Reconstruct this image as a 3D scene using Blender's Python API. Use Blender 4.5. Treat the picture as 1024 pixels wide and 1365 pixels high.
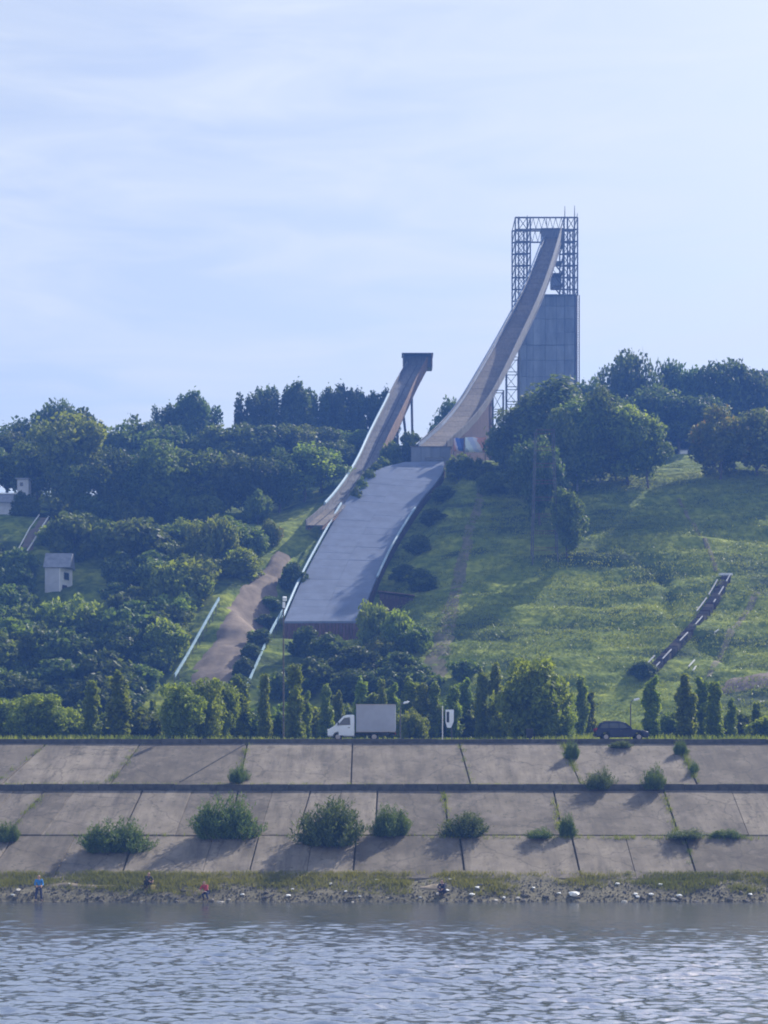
import bpy, math, random
import numpy as np
from mathutils import Vector, Matrix

random.seed(7)
RNG = np.random.default_rng(11)
R = math.radians
scene = bpy.context.scene
for o in list(bpy.data.objects):
    bpy.data.objects.remove(o)
col = scene.collection

# ------------------------------------------------------------------ camera
F, YH, EYE = 2100.0, 1033.0, 9.0          # focal length (px of a 1365 px high picture), horizon row, eye height
cam_data = bpy.data.cameras.new('camera')
cam = bpy.data.objects.new('camera', cam_data)
col.objects.link(cam)
cam.location = (0, 0, EYE)
cam.rotation_euler = (R(90), 0, 0)
cam_data.sensor_fit = 'VERTICAL'
cam_data.sensor_height = 36
cam_data.lens = 36 * F / 1365
cam_data.shift_y = (YH - 682.5) / 1365
cam_data.clip_start = 0.5
cam_data.clip_end = 5000
scene.camera = cam
scene.cycles.filter_width = 1.9               # the soft focus of a small camera

# ------------------------------------------------------------------ light, sky, exposure
SUN_EL, SUN_AZ = 40.0, 42.0               # azimuth to the right of straight ahead
scene.view_settings.view_transform = 'Standard'
scene.view_settings.look = 'None'
scene.view_settings.exposure = 0.75
scene.view_settings.gamma = 1.0
scene.view_settings.use_curve_mapping = False
world = bpy.data.worlds.new('World')
scene.world = world
world.use_nodes = True
wn, wl = world.node_tree.nodes, world.node_tree.links
wn.clear()
w_out = wn.new('ShaderNodeOutputWorld')
w_bg = wn.new('ShaderNodeBackground')
w_sky = wn.new('ShaderNodeTexSky')
w_sky.sky_type = 'NISHITA'
w_sky.sun_disc = False
w_sky.sun_elevation = R(SUN_EL)
w_sky.sun_rotation = R(SUN_AZ)
w_sky.altitude = 0
w_sky.air_density = 1.0
w_sky.dust_density = 1.2
w_sky.ozone_density = 2.0
w_bg.inputs['Strength'].default_value = 0.112
# thin high cloud streaks over the whole sky
w_co = wn.new('ShaderNodeTexCoord')
w_map = wn.new('ShaderNodeMapping')
w_map.inputs['Scale'].default_value = (2.6, 2.6, 15.0)
w_map.inputs['Rotation'].default_value = (0, R(9), 0)
w_noise = wn.new('ShaderNodeTexNoise')
w_noise.inputs['Scale'].default_value = 2.6
w_noise.inputs['Detail'].default_value = 6
w_noise.inputs['Roughness'].default_value = 0.55
w_noise.inputs['Distortion'].default_value = 0.6
w_ramp = wn.new('ShaderNodeValToRGB')
w_ramp.color_ramp.elements[0].position = 0.36
w_ramp.color_ramp.elements[0].color = (0.46, 0.46, 0.46, 1)
w_ramp.color_ramp.elements[1].position = 0.72
w_ramp.color_ramp.elements[1].color = (0.90, 0.90, 0.90, 1)
w_tint = wn.new('ShaderNodeMix'); w_tint.data_type = 'RGBA'; w_tint.blend_type = 'MULTIPLY'
w_tint.inputs[0].default_value = 1.0
w_tint.inputs[7].default_value = (1.03, 0.965, 0.95, 1)
w_mix = wn.new('ShaderNodeMix'); w_mix.data_type = 'RGBA'
w_mix.inputs[7].default_value = (5.2, 5.5, 5.6, 1)
wl.new(w_co.outputs['Generated'], w_map.inputs['Vector'])
wl.new(w_map.outputs[0], w_noise.inputs['Vector'])
wl.new(w_noise.outputs['Fac'], w_ramp.inputs['Fac'])
wl.new(w_sky.outputs[0], w_tint.inputs[6])
w_sep = wn.new('ShaderNodeSeparateXYZ')              # the veil of cloud and haze thins towards the zenith
w_el = wn.new('ShaderNodeMapRange'); w_el.interpolation_type = 'SMOOTHSTEP'
w_el.inputs['From Min'].default_value = 0.30; w_el.inputs['From Max'].default_value = 0.95
w_el.inputs['To Min'].default_value = 1.0; w_el.inputs['To Max'].default_value = 0.25
w_mul = wn.new('ShaderNodeMath'); w_mul.operation = 'MULTIPLY'
wl.new(w_co.outputs['Generated'], w_sep.inputs[0]); wl.new(w_sep.outputs['Z'], w_el.inputs['Value'])
wl.new(w_ramp.outputs['Color'], w_mul.inputs[0]); wl.new(w_el.outputs[0], w_mul.inputs[1])
wl.new(w_mul.outputs[0], w_mix.inputs[0])
wl.new(w_tint.outputs[2], w_mix.inputs[6])
wl.new(w_mix.outputs[2], w_bg.inputs['Color'])
wl.new(w_bg.outputs[0], w_out.inputs['Surface'])

SUN_DIR = Vector((math.sin(R(SUN_AZ)) * math.cos(R(SUN_EL)), math.cos(R(SUN_AZ)) * math.cos(R(SUN_EL)), math.sin(R(SUN_EL))))
sun_data = bpy.data.lights.new('sun', 'SUN')
sun_data.energy = 5.0
sun_data.angle = R(0.5)
sun_data.color = (1.0, 0.94, 0.84)
sun = bpy.data.objects.new('sun', sun_data)
sun.rotation_euler = SUN_DIR.to_track_quat('Z', 'Y').to_euler()
sun.location = (60, 100, 160)
col.objects.link(sun)

HAZE_DENSITY = 0.00082
HAZE_COLOR = (0.15, 0.35, 1.0, 1)

# ------------------------------------------------------------------ helpers
def P(px, py, Y):
    """the point at depth Y that is seen at picture position px, py"""
    return Vector(((px - 512) * Y / F, Y, EYE + (YH - py) * Y / F))

def vnoise(x, y, seed=0):
    x = np.asarray(x, float); y = np.asarray(y, float)
    xi, yi = np.floor(x).astype(np.int64), np.floor(y).astype(np.int64)
    xf, yf = x - xi, y - yi
    u, v = xf * xf * (3 - 2 * xf), yf * yf * (3 - 2 * yf)
    def h(a, b):
        n = (a * 374761393 + b * 668265263 + seed * 982451653) & 0xFFFFFFFF
        n = ((n ^ (n >> 13)) * 1274126177) & 0xFFFFFFFF
        return ((n ^ (n >> 16)) & 0xFFFF) / 65535.0
    return (h(xi, yi) * (1 - u) + h(xi + 1, yi) * u) * (1 - v) + (h(xi, yi + 1) * (1 - u) + h(xi + 1, yi + 1) * u) * v - 0.5

def fbm(x, y, seed=0, n=4):
    t, a = 0, 1.0
    for k in range(n):
        t = t + a * vnoise(x * 2 ** k, y * 2 ** k, seed + k)
        a *= 0.5
    return t

class MB:
    """collects faces of one mesh"""
    def __init__(s): s.v, s.f, s.m = [], [], []
    def add(s, vs, fs, mi=0):
        b = len(s.v)
        s.v += [tuple(v) for v in vs]
        s.f += [tuple(i + b for i in f) for f in fs]
        s.m += [mi] * len(fs)
        return s
    def box(s, c, size, rot=None, mi=0, taper=1.0):
        x, y, z = size[0] / 2, size[1] / 2, size[2] / 2
        vs = []
        for k, (sx, sy, sz) in enumerate([(-1,-1,-1),(1,-1,-1),(1,1,-1),(-1,1,-1),(-1,-1,1),(1,-1,1),(1,1,1),(-1,1,1)]):
            t = taper if sz > 0 else 1
            p = Vector((sx * x * t, sy * y * t, sz * z))
            if rot: p = rot @ p
            vs.append(p + Vector(c))
        return s.add(vs, [(3,2,1,0),(4,5,6,7),(0,1,5,4),(1,2,6,5),(2,3,7,6),(3,0,4,7)], mi)
    def hexa(s, pts, mi=0):
        return s.add(pts, [(3,2,1,0),(4,5,6,7),(0,1,5,4),(1,2,6,5),(2,3,7,6),(3,0,4,7)], mi)
    def tube(s, pts, r, n=6, mi=0, cap=True):
        pts = [Vector(p) for p in pts]
        rs = r if hasattr(r, '__len__') else [r] * len(pts)
        vs, fs = [], []
        for i, p in enumerate(pts):
            d = (pts[min(i + 1, len(pts) - 1)] - pts[max(i - 1, 0)]).normalized()
            a = Vector((0, 0, 1)) if abs(d.z) < 0.95 else Vector((1, 0, 0))
            u = d.cross(a).normalized(); w = d.cross(u)
            for k in range(n):
                t = 2 * math.pi * (k + 0.5) / n
                vs.append(p + (u * math.cos(t) + w * math.sin(t)) * rs[i])
        for i in range(len(pts) - 1):
            for k in range(n):
                fs.append((i*n+k, i*n+(k+1) % n, (i+1)*n+(k+1) % n, (i+1)*n+k))
        if cap:
            fs.append(tuple(range(n))[::-1]); fs.append(tuple((len(pts)-1)*n + k for k in range(n)))
        return s.add(vs, fs, mi)
    def prism(s, prof, y0, y1, mi=0, inset=0.0):
        """profile in x,z pushed from y0 to y1"""
        n = len(prof)
        vs = [Vector((x, y0, z)) for x, z in prof] + [Vector((x, y1, z)) for x, z in prof]
        fs = [tuple(range(n)), tuple(range(2 * n - 1, n - 1, -1))]
        fs += [(i, i + n, (i + 1) % n + n, (i + 1) % n) for i in range(n)]
        return s.add(vs, fs, mi)
    def disc(s, c, r, y0, y1, n=16, mi=0):
        prof = [(c[0] + r * math.cos(2*math.pi*k/n), c[1] + r * math.sin(2*math.pi*k/n)) for k in range(n)]
        return s.prism(prof, y0, y1, mi)

def tag(o, label=None, cat=None, group=None, kind=None):
    if label: o['label'] = label
    if cat: o['category'] = cat
    if group: o['group'] = group
    if kind: o['kind'] = kind
    return o

def empty(name, loc, rz=0.0, label=None, cat=None, group=None, kind=None):
    o = bpy.data.objects.new(name, None)
    o.empty_display_size = 0.3
    o.location = loc; o.rotation_euler = (0, 0, rz)
    col.objects.link(o)
    return tag(o, label, cat, group, kind)

def link_mesh(name, me, mats, parent=None, loc=(0, 0, 0)):
    o = bpy.data.objects.new(name, me)
    if mats is not None and not me.materials:
        for m in (mats if isinstance(mats, (list, tuple)) else [mats]): me.materials.append(m)
    o.location = loc
    if parent: o.parent = parent
    col.objects.link(o)
    return o

def mk(name, mb, mats, parent=None, local=False, smooth=False, bevel=0.0):
    """one mesh object; world coordinates unless local (parents here carry no rotation while world parts are added)"""
    off = Vector((0, 0, 0))
    if parent and not local:
        p = parent
        while p: off += Vector(p.location); p = p.parent
    me = bpy.data.meshes.new(name)
    me.from_pydata([tuple(Vector(v) - off) for v in mb.v], [], mb.f)
    for m in (mats if isinstance(mats, (list, tuple)) else [mats]): me.materials.append(m)
    for p, mi in zip(me.polygons, mb.m):
        p.material_index = mi; p.use_smooth = smooth
    me.update()
    o = link_mesh(name, me, None, parent)
    if bevel:
        b = o.modifiers.new('edge', 'BEVEL'); b.width = bevel; b.segments = 2; b.limit_method = 'ANGLE'
    return o

def np_mesh(name, V, Fq, mats, tint=None, smooth=False):
    me = bpy.data.meshes.new(name)
    V = np.asarray(V, np.float32); Fq = np.asarray(Fq, np.int32)
    k = Fq.shape[1]
    me.vertices.add(len(V)); me.vertices.foreach_set('co', V.ravel())
    me.loops.add(Fq.size); me.loops.foreach_set('vertex_index', Fq.ravel())
    me.polygons.add(len(Fq))
    me.polygons.foreach_set('loop_start', np.arange(0, Fq.size, k, dtype=np.int32))
    try: me.polygons.foreach_set('loop_total', np.full(len(Fq), k, np.int32))
    except Exception: pass
    me.polygons.foreach_set('use_smooth', np.full(len(Fq), smooth))
    me.update(calc_edges=True)
    if tint is not None:
        a = me.attributes.new('tint', 'FLOAT', 'FACE')
        a.data.foreach_set('value', np.asarray(tint, np.float32))
    for m in (mats if isinstance(mats, (list, tuple)) else [mats]): me.materials.append(m)
    return me

def copy_tree(o, parent=None):
    c = o.copy(); col.objects.link(c)
    if parent: c.parent = parent
    for ch in o.children: copy_tree(ch, c)
    return c

# ------------------------------------------------------------------ materials
def mat_basic(name, color, rough=0.7, metal=0.0, noise=0.0, scale=1.0, rnd=0.0, bump=0.0, stretch=(1, 1, 1), color2=None, detail=5, coords='Object', spec=0.4):
    m = bpy.data.materials.new(name); m.use_nodes = True
    n, l = m.node_tree.nodes, m.node_tree.links
    b = n['Principled BSDF']
    b.inputs['Roughness'].default_value = rough
    b.inputs['Metallic'].default_value = metal
    b.inputs['Specular IOR Level'].default_value = spec
    b.inputs['Base Color'].default_value = (*color, 1)
    src = None
    if noise or bump or color2:
        tc = n.new('ShaderNodeTexCoord'); mp = n.new('ShaderNodeMapping')
        mp.inputs['Scale'].default_value = stretch
        nz = n.new('ShaderNodeTexNoise'); nz.inputs['Scale'].default_value = scale; nz.inputs['Detail'].default_value = detail
        nz.inputs['Roughness'].default_value = 0.62
        if coords == 'World':
            ge = n.new('ShaderNodeNewGeometry'); l.new(ge.outputs['Position'], mp.inputs['Vector'])
        else: l.new(tc.outputs[coords], mp.inputs['Vector'])
        l.new(mp.outputs[0], nz.inputs['Vector'])
        rp = n.new('ShaderNodeValToRGB')
        c2 = color2 or tuple(c * (1 - noise) for c in color)
        c1 = color if color2 else tuple(min(1, c * (1 + noise)) for c in color)
        rp.color_ramp.elements[0].position = 0.36; rp.color_ramp.elements[0].color = (*c2, 1)
        rp.color_ramp.elements[1].position = 0.64; rp.color_ramp.elements[1].color = (*c1, 1)
        l.new(nz.outputs['Fac'], rp.inputs['Fac'])
        src = rp.outputs['Color']
        if bump:
            bp = n.new('ShaderNodeBump'); bp.inputs['Strength'].default_value = bump; bp.inputs['Distance'].default_value = 0.1
            l.new(nz.outputs['Fac'], bp.inputs['Height']); l.new(bp.outputs[0], b.inputs['Normal'])
    if rnd:
        oi = n.new('ShaderNodeObjectInfo'); mr = n.new('ShaderNodeMapRange')
        mr.inputs['To Min'].default_value = 1 - rnd; mr.inputs['To Max'].default_value = 1 + rnd
        l.new(oi.outputs['Random'], mr.inputs['Value'])
        vm = n.new('ShaderNodeVectorMath'); vm.operation = 'SCALE'
        if src: l.new(src, vm.inputs[0])
        else: vm.inputs[0].default_value = color
        l.new(mr.outputs[0], vm.inputs['Scale'])
        src = vm.outputs[0]
    if src: l.new(src, b.inputs['Base Color'])
    return m

def mat_leaf(name, dark, light, trans=0.35, rnd=0.22, autumn=None):
    m = bpy.data.materials.new(name); m.use_nodes = True
    n, l = m.node_tree.nodes, m.node_tree.links
    n.clear()
    out = n.new('ShaderNodeOutputMaterial')
    at = n.new('ShaderNodeAttribute'); at.attribute_name = 'tint'
    rp = n.new('ShaderNodeValToRGB')
    rp.color_ramp.elements[0].color = (*dark, 1); rp.color_ramp.elements[1].color = (*light, 1)
    if autumn:
        rp.color_ramp.elements[1].position = 0.72
        e = rp.color_ramp.elements.new(0.99); e.color = (*autumn, 1)
    l.new(at.outputs['Fac'], rp.inputs['Fac'])
    oi = n.new('ShaderNodeObjectInfo')
    hs = n.new('ShaderNodeHueSaturation')
    mr = n.new('ShaderNodeMapRange'); mr.inputs['To Min'].default_value = 1 - rnd; mr.inputs['To Max'].default_value = 1 + rnd
    mh = n.new('ShaderNodeMapRange'); mh.inputs['To Min'].default_value = 0.485; mh.inputs['To Max'].default_value = 0.512
    l.new(oi.outputs['Random'], mr.inputs['Value']); l.new(oi.outputs['Random'], mh.inputs['Value'])
    l.new(mr.outputs[0], hs.inputs['Value']); l.new(mh.outputs[0], hs.inputs['Hue'])
    l.new(rp.outputs['Color'], hs.inputs['Color'])
    d = n.new('ShaderNodeBsdfPrincipled'); d.inputs['Roughness'].default_value = 0.55
    d.inputs['Specular IOR Level'].default_value = 0.25
    t = n.new('ShaderNodeBsdfTranslucent')
    tm = n.new('ShaderNodeMix'); tm.data_type = 'RGBA'; tm.blend_type = 'MULTIPLY'; tm.inputs[0].default_value = 1
    tm.inputs[7].default_value = (1.5, 1.35, 0.6, 1)
    l.new(hs.outputs[0], d.inputs['Base Color']); l.new(hs.outputs[0], tm.inputs[6]); l.new(tm.outputs[2], t.inputs['Color'])
    mx = n.new('ShaderNodeMixShader'); mx.inputs[0].default_value = trans
    l.new(d.outputs[0], mx.inputs[1]); l.new(t.outputs[0], mx.inputs[2]); l.new(mx.outputs[0], out.inputs['Surface'])
    return m

M = {}
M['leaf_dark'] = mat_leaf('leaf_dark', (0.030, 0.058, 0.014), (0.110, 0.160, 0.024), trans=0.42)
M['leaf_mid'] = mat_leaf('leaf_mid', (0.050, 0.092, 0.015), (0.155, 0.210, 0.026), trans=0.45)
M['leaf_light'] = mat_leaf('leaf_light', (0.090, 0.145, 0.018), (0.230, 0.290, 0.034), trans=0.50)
M['leaf_autumn'] = mat_leaf('leaf_autumn', (0.055, 0.090, 0.016), (0.155, 0.195, 0.028), trans=0.45, autumn=(0.24, 0.17, 0.034))
M['leaf_grey'] = mat_leaf('leaf_grey', (0.035, 0.068, 0.022), (0.135, 0.190, 0.050), trans=0.35)
M['grass'] = mat_leaf('grass_blade', (0.095, 0.145, 0.022), (0.245, 0.290, 0.044), trans=0.35, rnd=0.0)
M['dry_grass'] = mat_leaf('dry_grass_blade', (0.095, 0.122, 0.028), (0.245, 0.245, 0.070), trans=0.35, rnd=0.0)
M['bark'] = mat_basic('bark', (0.10, 0.085, 0.07), 0.9, noise=0.4, scale=3, bump=0.4)
M['pale_bark'] = mat_basic('pale_bark', (0.22, 0.21, 0.19), 0.8, noise=0.5, scale=4, stretch=(1, 1, 3))
def mat_slab():
    m = mat_basic('stained_concrete', (0.176, 0.150, 0.119), 0.92, noise=0.26, scale=0.35, rnd=0.27, bump=0.3, coords='World', detail=10, spec=0.2)
    n, l = m.node_tree.nodes, m.node_tree.links
    b = n['Principled BSDF']; src = b.inputs['Base Color'].links[0].from_socket
    g = n.new('ShaderNodeNewGeometry')
    def layer(src, sc, stretch, lo, hi, c, fac):
        mp = n.new('ShaderNodeMapping'); mp.inputs['Scale'].default_value = stretch; l.new(g.outputs['Position'], mp.inputs['Vector'])
        nz = n.new('ShaderNodeTexNoise'); nz.inputs['Scale'].default_value = sc; nz.inputs['Detail'].default_value = 9; nz.inputs['Roughness'].default_value = .7; l.new(mp.outputs[0], nz.inputs['Vector'])
        mr = n.new('ShaderNodeMapRange'); mr.inputs['From Min'].default_value = lo; mr.inputs['From Max'].default_value = hi; mr.inputs['To Max'].default_value = fac; l.new(nz.outputs['Fac'], mr.inputs['Value'])
        mx = n.new('ShaderNodeMix'); mx.data_type = 'RGBA'; mx.inputs[7].default_value = (*c, 1)
        l.new(mr.outputs[0], mx.inputs[0]); l.new(src, mx.inputs[6]); return mx.outputs[2]
    src = layer(src, 1.0, (.9, .12, .12), .47, .68, (.075, .066, .056), .7)      # run-off streaks down the slope
    src = layer(src, .5, (1, 1, 1), .53, .66, (.235, .20, .168), .6)              # paler worn patches
    src = layer(src, 2.2, (1, 1, 1), .56, .66, (.065, .066, .045), .75)             # lichen and dirt specks
    # hairline cracks
    nz = n.new('ShaderNodeTexNoise'); nz.inputs['Scale'].default_value = .8; nz.inputs['Detail'].default_value = 4; l.new(g.outputs['Position'], nz.inputs['Vector'])
    va = n.new('ShaderNodeVectorMath'); va.operation = 'MULTIPLY_ADD'; va.inputs[1].default_value = (1.6, 1.6, 1.6)
    l.new(nz.outputs['Color'], va.inputs[0]); l.new(g.outputs['Position'], va.inputs[2])
    vo = n.new('ShaderNodeTexVoronoi'); vo.feature = 'DISTANCE_TO_EDGE'; vo.inputs['Scale'].default_value = .15; l.new(va.outputs[0], vo.inputs['Vector'])
    mr = n.new('ShaderNodeMapRange'); mr.inputs['From Min'].default_value = .004; mr.inputs['From Max'].default_value = .014; mr.inputs['To Min'].default_value = .42; mr.inputs['To Max'].default_value = 0; l.new(vo.outputs['Distance'], mr.inputs['Value'])
    mx = n.new('ShaderNodeMix'); mx.data_type = 'RGBA'; mx.inputs[7].default_value = (.05, .045, .038, 1); l.new(mr.outputs[0], mx.inputs[0]); l.new(src, mx.inputs[6]); src = mx.outputs[2]
    l.new(src, b.inputs['Base Color']); return m
M['concrete'] = mat_slab()
M['joint'] = mat_basic('joint_dirt', (0.10, 0.09, 0.065), 0.95, noise=0.4, scale=2, coords='World')
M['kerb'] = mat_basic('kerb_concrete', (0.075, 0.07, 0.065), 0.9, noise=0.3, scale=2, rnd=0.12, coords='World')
M['tower_concrete'] = mat_basic('tower_concrete', (0.175, 0.19, 0.225), 0.85, noise=0.26, scale=0.45, rnd=0.17, stretch=(1, 1, 0.3), coords='World', detail=8)
M['asphalt'] = mat_basic('asphalt', (0.05, 0.05, 0.052), 0.85, noise=0.2, scale=3, coords='World')
M['steel'] = mat_basic('painted_steel', (0.095, 0.09, 0.10), 0.6, metal=0.2, noise=0.3, scale=2, rnd=0.15)
M['rust'] = mat_basic('rusty_steel', (0.15, 0.085, 0.055), 0.85, noise=0.4, scale=1.2, rnd=0.15)
M['deck_tan'] = mat_basic('weathered_planks', (0.165, 0.138, 0.112), 0.8, noise=0.22, scale=0.9, rnd=0.16, stretch=(3, 1, 1), coords='World')
M['deck_grey'] = mat_basic('grey_planks', (0.130, 0.126, 0.132), 0.8, noise=0.3, scale=0.9, rnd=0.16, stretch=(4, 0.6, 0.6), coords='World')
M['wall_paint'] = mat_basic('pale_blue_boards', (0.33, 0.38, 0.48), 0.6, noise=0.15, scale=1.5, rnd=0.08, coords='World')
M['rail'] = mat_basic('pale_blue_rail', (0.30, 0.43, 0.52), 0.45, noise=0.08, scale=2, rnd=0.05)
M['mat_blue'] = mat_basic('grey_landing_mats', (0.140, 0.170, 0.245), 0.6, noise=0.13, scale=0.5, rnd=0.045, stretch=(1, 1, 1), coords='World')
M['brick_wall'] = mat_basic('brown_boards', (0.060, 0.032, 0.032), 0.9, noise=0.25, scale=2, rnd=0.14)  # brown boards, darkened to stand in for tree shade on the inrun skirt
M['stair_wood'] = mat_basic('grey_brown_steps', (0.11, 0.09, 0.085), 0.9, noise=0.3, scale=2, rnd=0.2)
M['worn_turf'] = mat_basic('worn_turf', (0.19, 0.155, 0.095), 0.95, scale=0.9, color2=(0.075, 0.09, 0.032), bump=0.5, coords='World', detail=9)
M['end_wood'] = mat_basic('red_brown_boards', (0.115, 0.060, 0.055), 0.9, noise=0.25, scale=2, rnd=0.14)
M['earth'] = mat_basic('bare_earth', (0.175, 0.135, 0.10), 0.95, noise=0.3, scale=0.5, bump=0.6, coords='World', detail=8)
M['earth_dark'] = mat_basic('dark_earth', (0.20, 0.155, 0.115), 0.95, noise=0.35, scale=0.6, bump=0.5, coords='World', detail=8)
M['white'] = mat_basic('white_paint', (0.78, 0.79, 0.80), 0.4, noise=0.03, scale=2)
M['white_wall'] = mat_basic('whitewash', (0.74, 0.72, 0.68), 0.85, noise=0.08, scale=1)
M['grey_and_shade_wall'] = mat_basic('grey_and_shade_render', (0.42, 0.42, 0.44), 0.85, noise=0.12, scale=1)  # grey walls; on the booth front the grey stands for shade
M['roof'] = mat_basic('grey_roofing', (0.22, 0.23, 0.26), 0.7, noise=0.2, scale=1.5)
M['glass'] = mat_basic('dark_glass', (0.03, 0.034, 0.042), 0.08, spec=0.9)
M['tyre'] = mat_basic('tyre_rubber', (0.018, 0.018, 0.018), 0.85)
M['hub'] = mat_basic('dull_hub', (0.42, 0.36, 0.33), 0.5, metal=0.3)
M['car'] = mat_basic('dark_blue_car_paint', (0.006, 0.009, 0.045), 0.26, spec=0.4)
M['black'] = mat_basic('black_plastic', (0.02, 0.02, 0.022), 0.6)
M['cargo'] = mat_basic('white_tarpaulin', (0.37, 0.37, 0.41), 0.6, noise=0.08, scale=0.8)
M['lens'] = mat_basic('lamp_lens', (0.75, 0.75, 0.72), 0.15)
M['red_lens'] = mat_basic('red_lens', (0.4, 0.02, 0.02), 0.2)
M['red_paint'] = mat_basic('red_paint', (0.16, 0.05, 0.045), 0.6, noise=0.2, scale=2)
M['rock'] = mat_basic('river_rock', (0.085, 0.078, 0.070), 0.9, noise=0.35, scale=2.5, rnd=0.45, bump=0.5)
M['pale_rock'] = mat_basic('pale_rock', (0.50, 0.46, 0.40), 0.9, noise=0.25, scale=2.5, rnd=0.25, bump=0.4)
M['plastic_white'] = mat_basic('white_litter', (0.80, 0.80, 0.78), 0.5, noise=0.05, scale=5)
M['gravel'] = mat_basic('shore_gravel', (0.130, 0.116, 0.076), 0.95, noise=0.35, scale=4, bump=0.7, coords='World', detail=9)
M['sand'] = mat_basic('sand', (0.26, 0.21, 0.15), 0.95, noise=0.15, scale=3, bump=0.3, coords='World')
M['skin'] = mat_basic('skin', (0.42, 0.25, 0.18), 0.6)
M['hair'] = mat_basic('dark_hair', (0.025, 0.02, 0.017), 0.7)
M['shirt_blue'] = mat_basic('blue_shirt', (0.03, 0.17, 0.42), 0.8, noise=0.15, scale=6)
M['shirt_red'] = mat_basic('red_shirt', (0.36, 0.05, 0.06), 0.8, noise=0.15, scale=6)
M['cloth_navy'] = mat_basic('navy_cloth', (0.025, 0.03, 0.075), 0.85, noise=0.2, scale=6)
M['cloth_dark'] = mat_basic('dark_cloth', (0.03, 0.03, 0.04), 0.85, noise=0.2, scale=6)
M['bucket'] = mat_basic('yellow_plastic', (0.42, 0.33, 0.10), 0.5)

# grass-covered hillside
def mat_hill():
    m = bpy.data.materials.new('hillside_grass'); m.use_nodes = True
    n, l = m.node_tree.nodes, m.node_tree.links
    b = n['Principled BSDF']; b.inputs['Roughness'].default_value = 0.95; b.inputs['Specular IOR Level'].default_value = 0.1
    g = n.new('ShaderNodeNewGeometry')
    mp = n.new('ShaderNodeMapping'); mp.inputs['Scale'].default_value = (0.05, 0.12, 0.12); l.new(g.outputs['Position'], mp.inputs['Vector'])
    n1 = n.new('ShaderNodeTexNoise'); n1.inputs['Scale'].default_value = 1.6; n1.inputs['Detail'].default_value = 8; l.new(mp.outputs[0], n1.inputs['Vector'])
    r1 = n.new('ShaderNodeValToRGB')
    e = r1.color_ramp.elements
    e[0].position = 0.34; e[0].color = (0.055, 0.080, 0.020, 1)
    e[1].position = 0.66; e[1].color = (0.255, 0.295, 0.044, 1)
    k = e.new(0.5); k.color = (0.150, 0.200, 0.031, 1)
    l.new(n1.outputs['Fac'], r1.inputs['Fac'])
    n2 = n.new('ShaderNodeTexNoise'); n2.inputs['Scale'].default_value = 0.9; n2.inputs['Detail'].default_value = 8; l.new(g.outputs['Position'], n2.inputs['Vector'])
    r2 = n.new('ShaderNodeValToRGB'); r2.color_ramp.elements[0].position = 0.38; r2.color_ramp.elements[0].color = (0.55, 0.6, 0.55, 1)
    r2.color_ramp.elements[1].position = 0.62; r2.color_ramp.elements[1].color = (1.15, 1.1, 1.0, 1)
    l.new(n2.outputs['Fac'], r2.inputs['Fac'])
    mx = n.new('ShaderNodeMix'); mx.data_type = 'RGBA'; mx.blend_type = 'MULTIPLY'; mx.inputs[0].default_value = 1
    l.new(r1.outputs['Color'], mx.inputs[6]); l.new(r2.outputs['Color'], mx.inputs[7]); l.new(mx.outputs[2], b.inputs['Base Color'])
    bp = n.new('ShaderNodeBump'); bp.inputs['Strength'].default_value = 0.9; bp.inputs['Distance'].default_value = 0.35
    l.new(n2.outputs['Fac'], bp.inputs['Height']); l.new(bp.outputs[0], b.inputs['Normal'])
    return m
M['hill'] = mat_hill()

def mat_water():
    m = bpy.data.materials.new('river_water'); m.use_nodes = True
    n, l = m.node_tree.nodes, m.node_tree.links
    b = n['Principled BSDF']
    b.inputs['Base Color'].default_value = (0.030, 0.036, 0.040, 1)
    b.inputs['Roughness'].default_value = 0.15; b.inputs['IOR'].default_value = 9.0
    b.inputs['Specular IOR Level'].default_value = 0.5
    g = n.new('ShaderNodeNewGeometry')
    nz = n.new('ShaderNodeTexNoise'); nz.inputs['Scale'].default_value = 5.0; nz.inputs['Detail'].default_value = 5
    l.new(g.outputs['Position'], nz.inputs['Vector'])
    bp = n.new('ShaderNodeBump'); bp.inputs['Strength'].default_value = 0.35; bp.inputs['Distance'].default_value = 0.06
    l.new(nz.outputs['Fac'], bp.inputs['Height']); l.new(bp.outputs[0], b.inputs['Normal'])
    return m
M['water'] = mat_water()

# ------------------------------------------------------------------ terrain surface
ROAD_Z = 12.1
CTRL = []
for px, rows in {
    -260: [(957,195),(850,218),(740,244),(690,262)],
    0: [(957,195),(900,208),(830,224),(760,240),(692,256),(674,268)],
    120: [(957,195),(830,223),(742,244),(702,256),(682,274)],
    250: [(957,195),(850,217),(765,238),(710,255),(694,270)],
    330: [(957,195),(900,204),(850,216),(780,232),(714,252),(697,263)],
    385: [(957,195),(905,203),(820,224),(742,245),(714,253),(692,263)],
    430: [(957,195),(860,221),(795,235),(730,250),(680,264)],
    480: [(957,195),(862,219),(795,234),(745,246),(676,264),(645,274)],
    540: [(957,195),(880,210),(805,228),(705,252),(645,269),(625,279)],
    600: [(957,195),(900,206),(800,228),(700,251),(640,267),(620,280),(617,300)],
    700: [(957,195),(900,206),(800,227),(720,245),(660,260),(628,276)],
    800: [(957,195),(900,206),(800,227),(720,244),(660,258),(640,268),(625,288)],
    900: [(950,195),(890,207),(800,226),(720,243),(650,262),(625,280),(610,300)],
    1024: [(938,196),(890,207),(800,226),(720,243),(640,264),(620,285),(602,305)],
    1280: [(950,195),(890,207),(800,226),(720,243),(640,264),(620,285),(602,305)]}.items():
    for py, Y in rows: CTRL.append(tuple(P(px, py, Y)))
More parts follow.
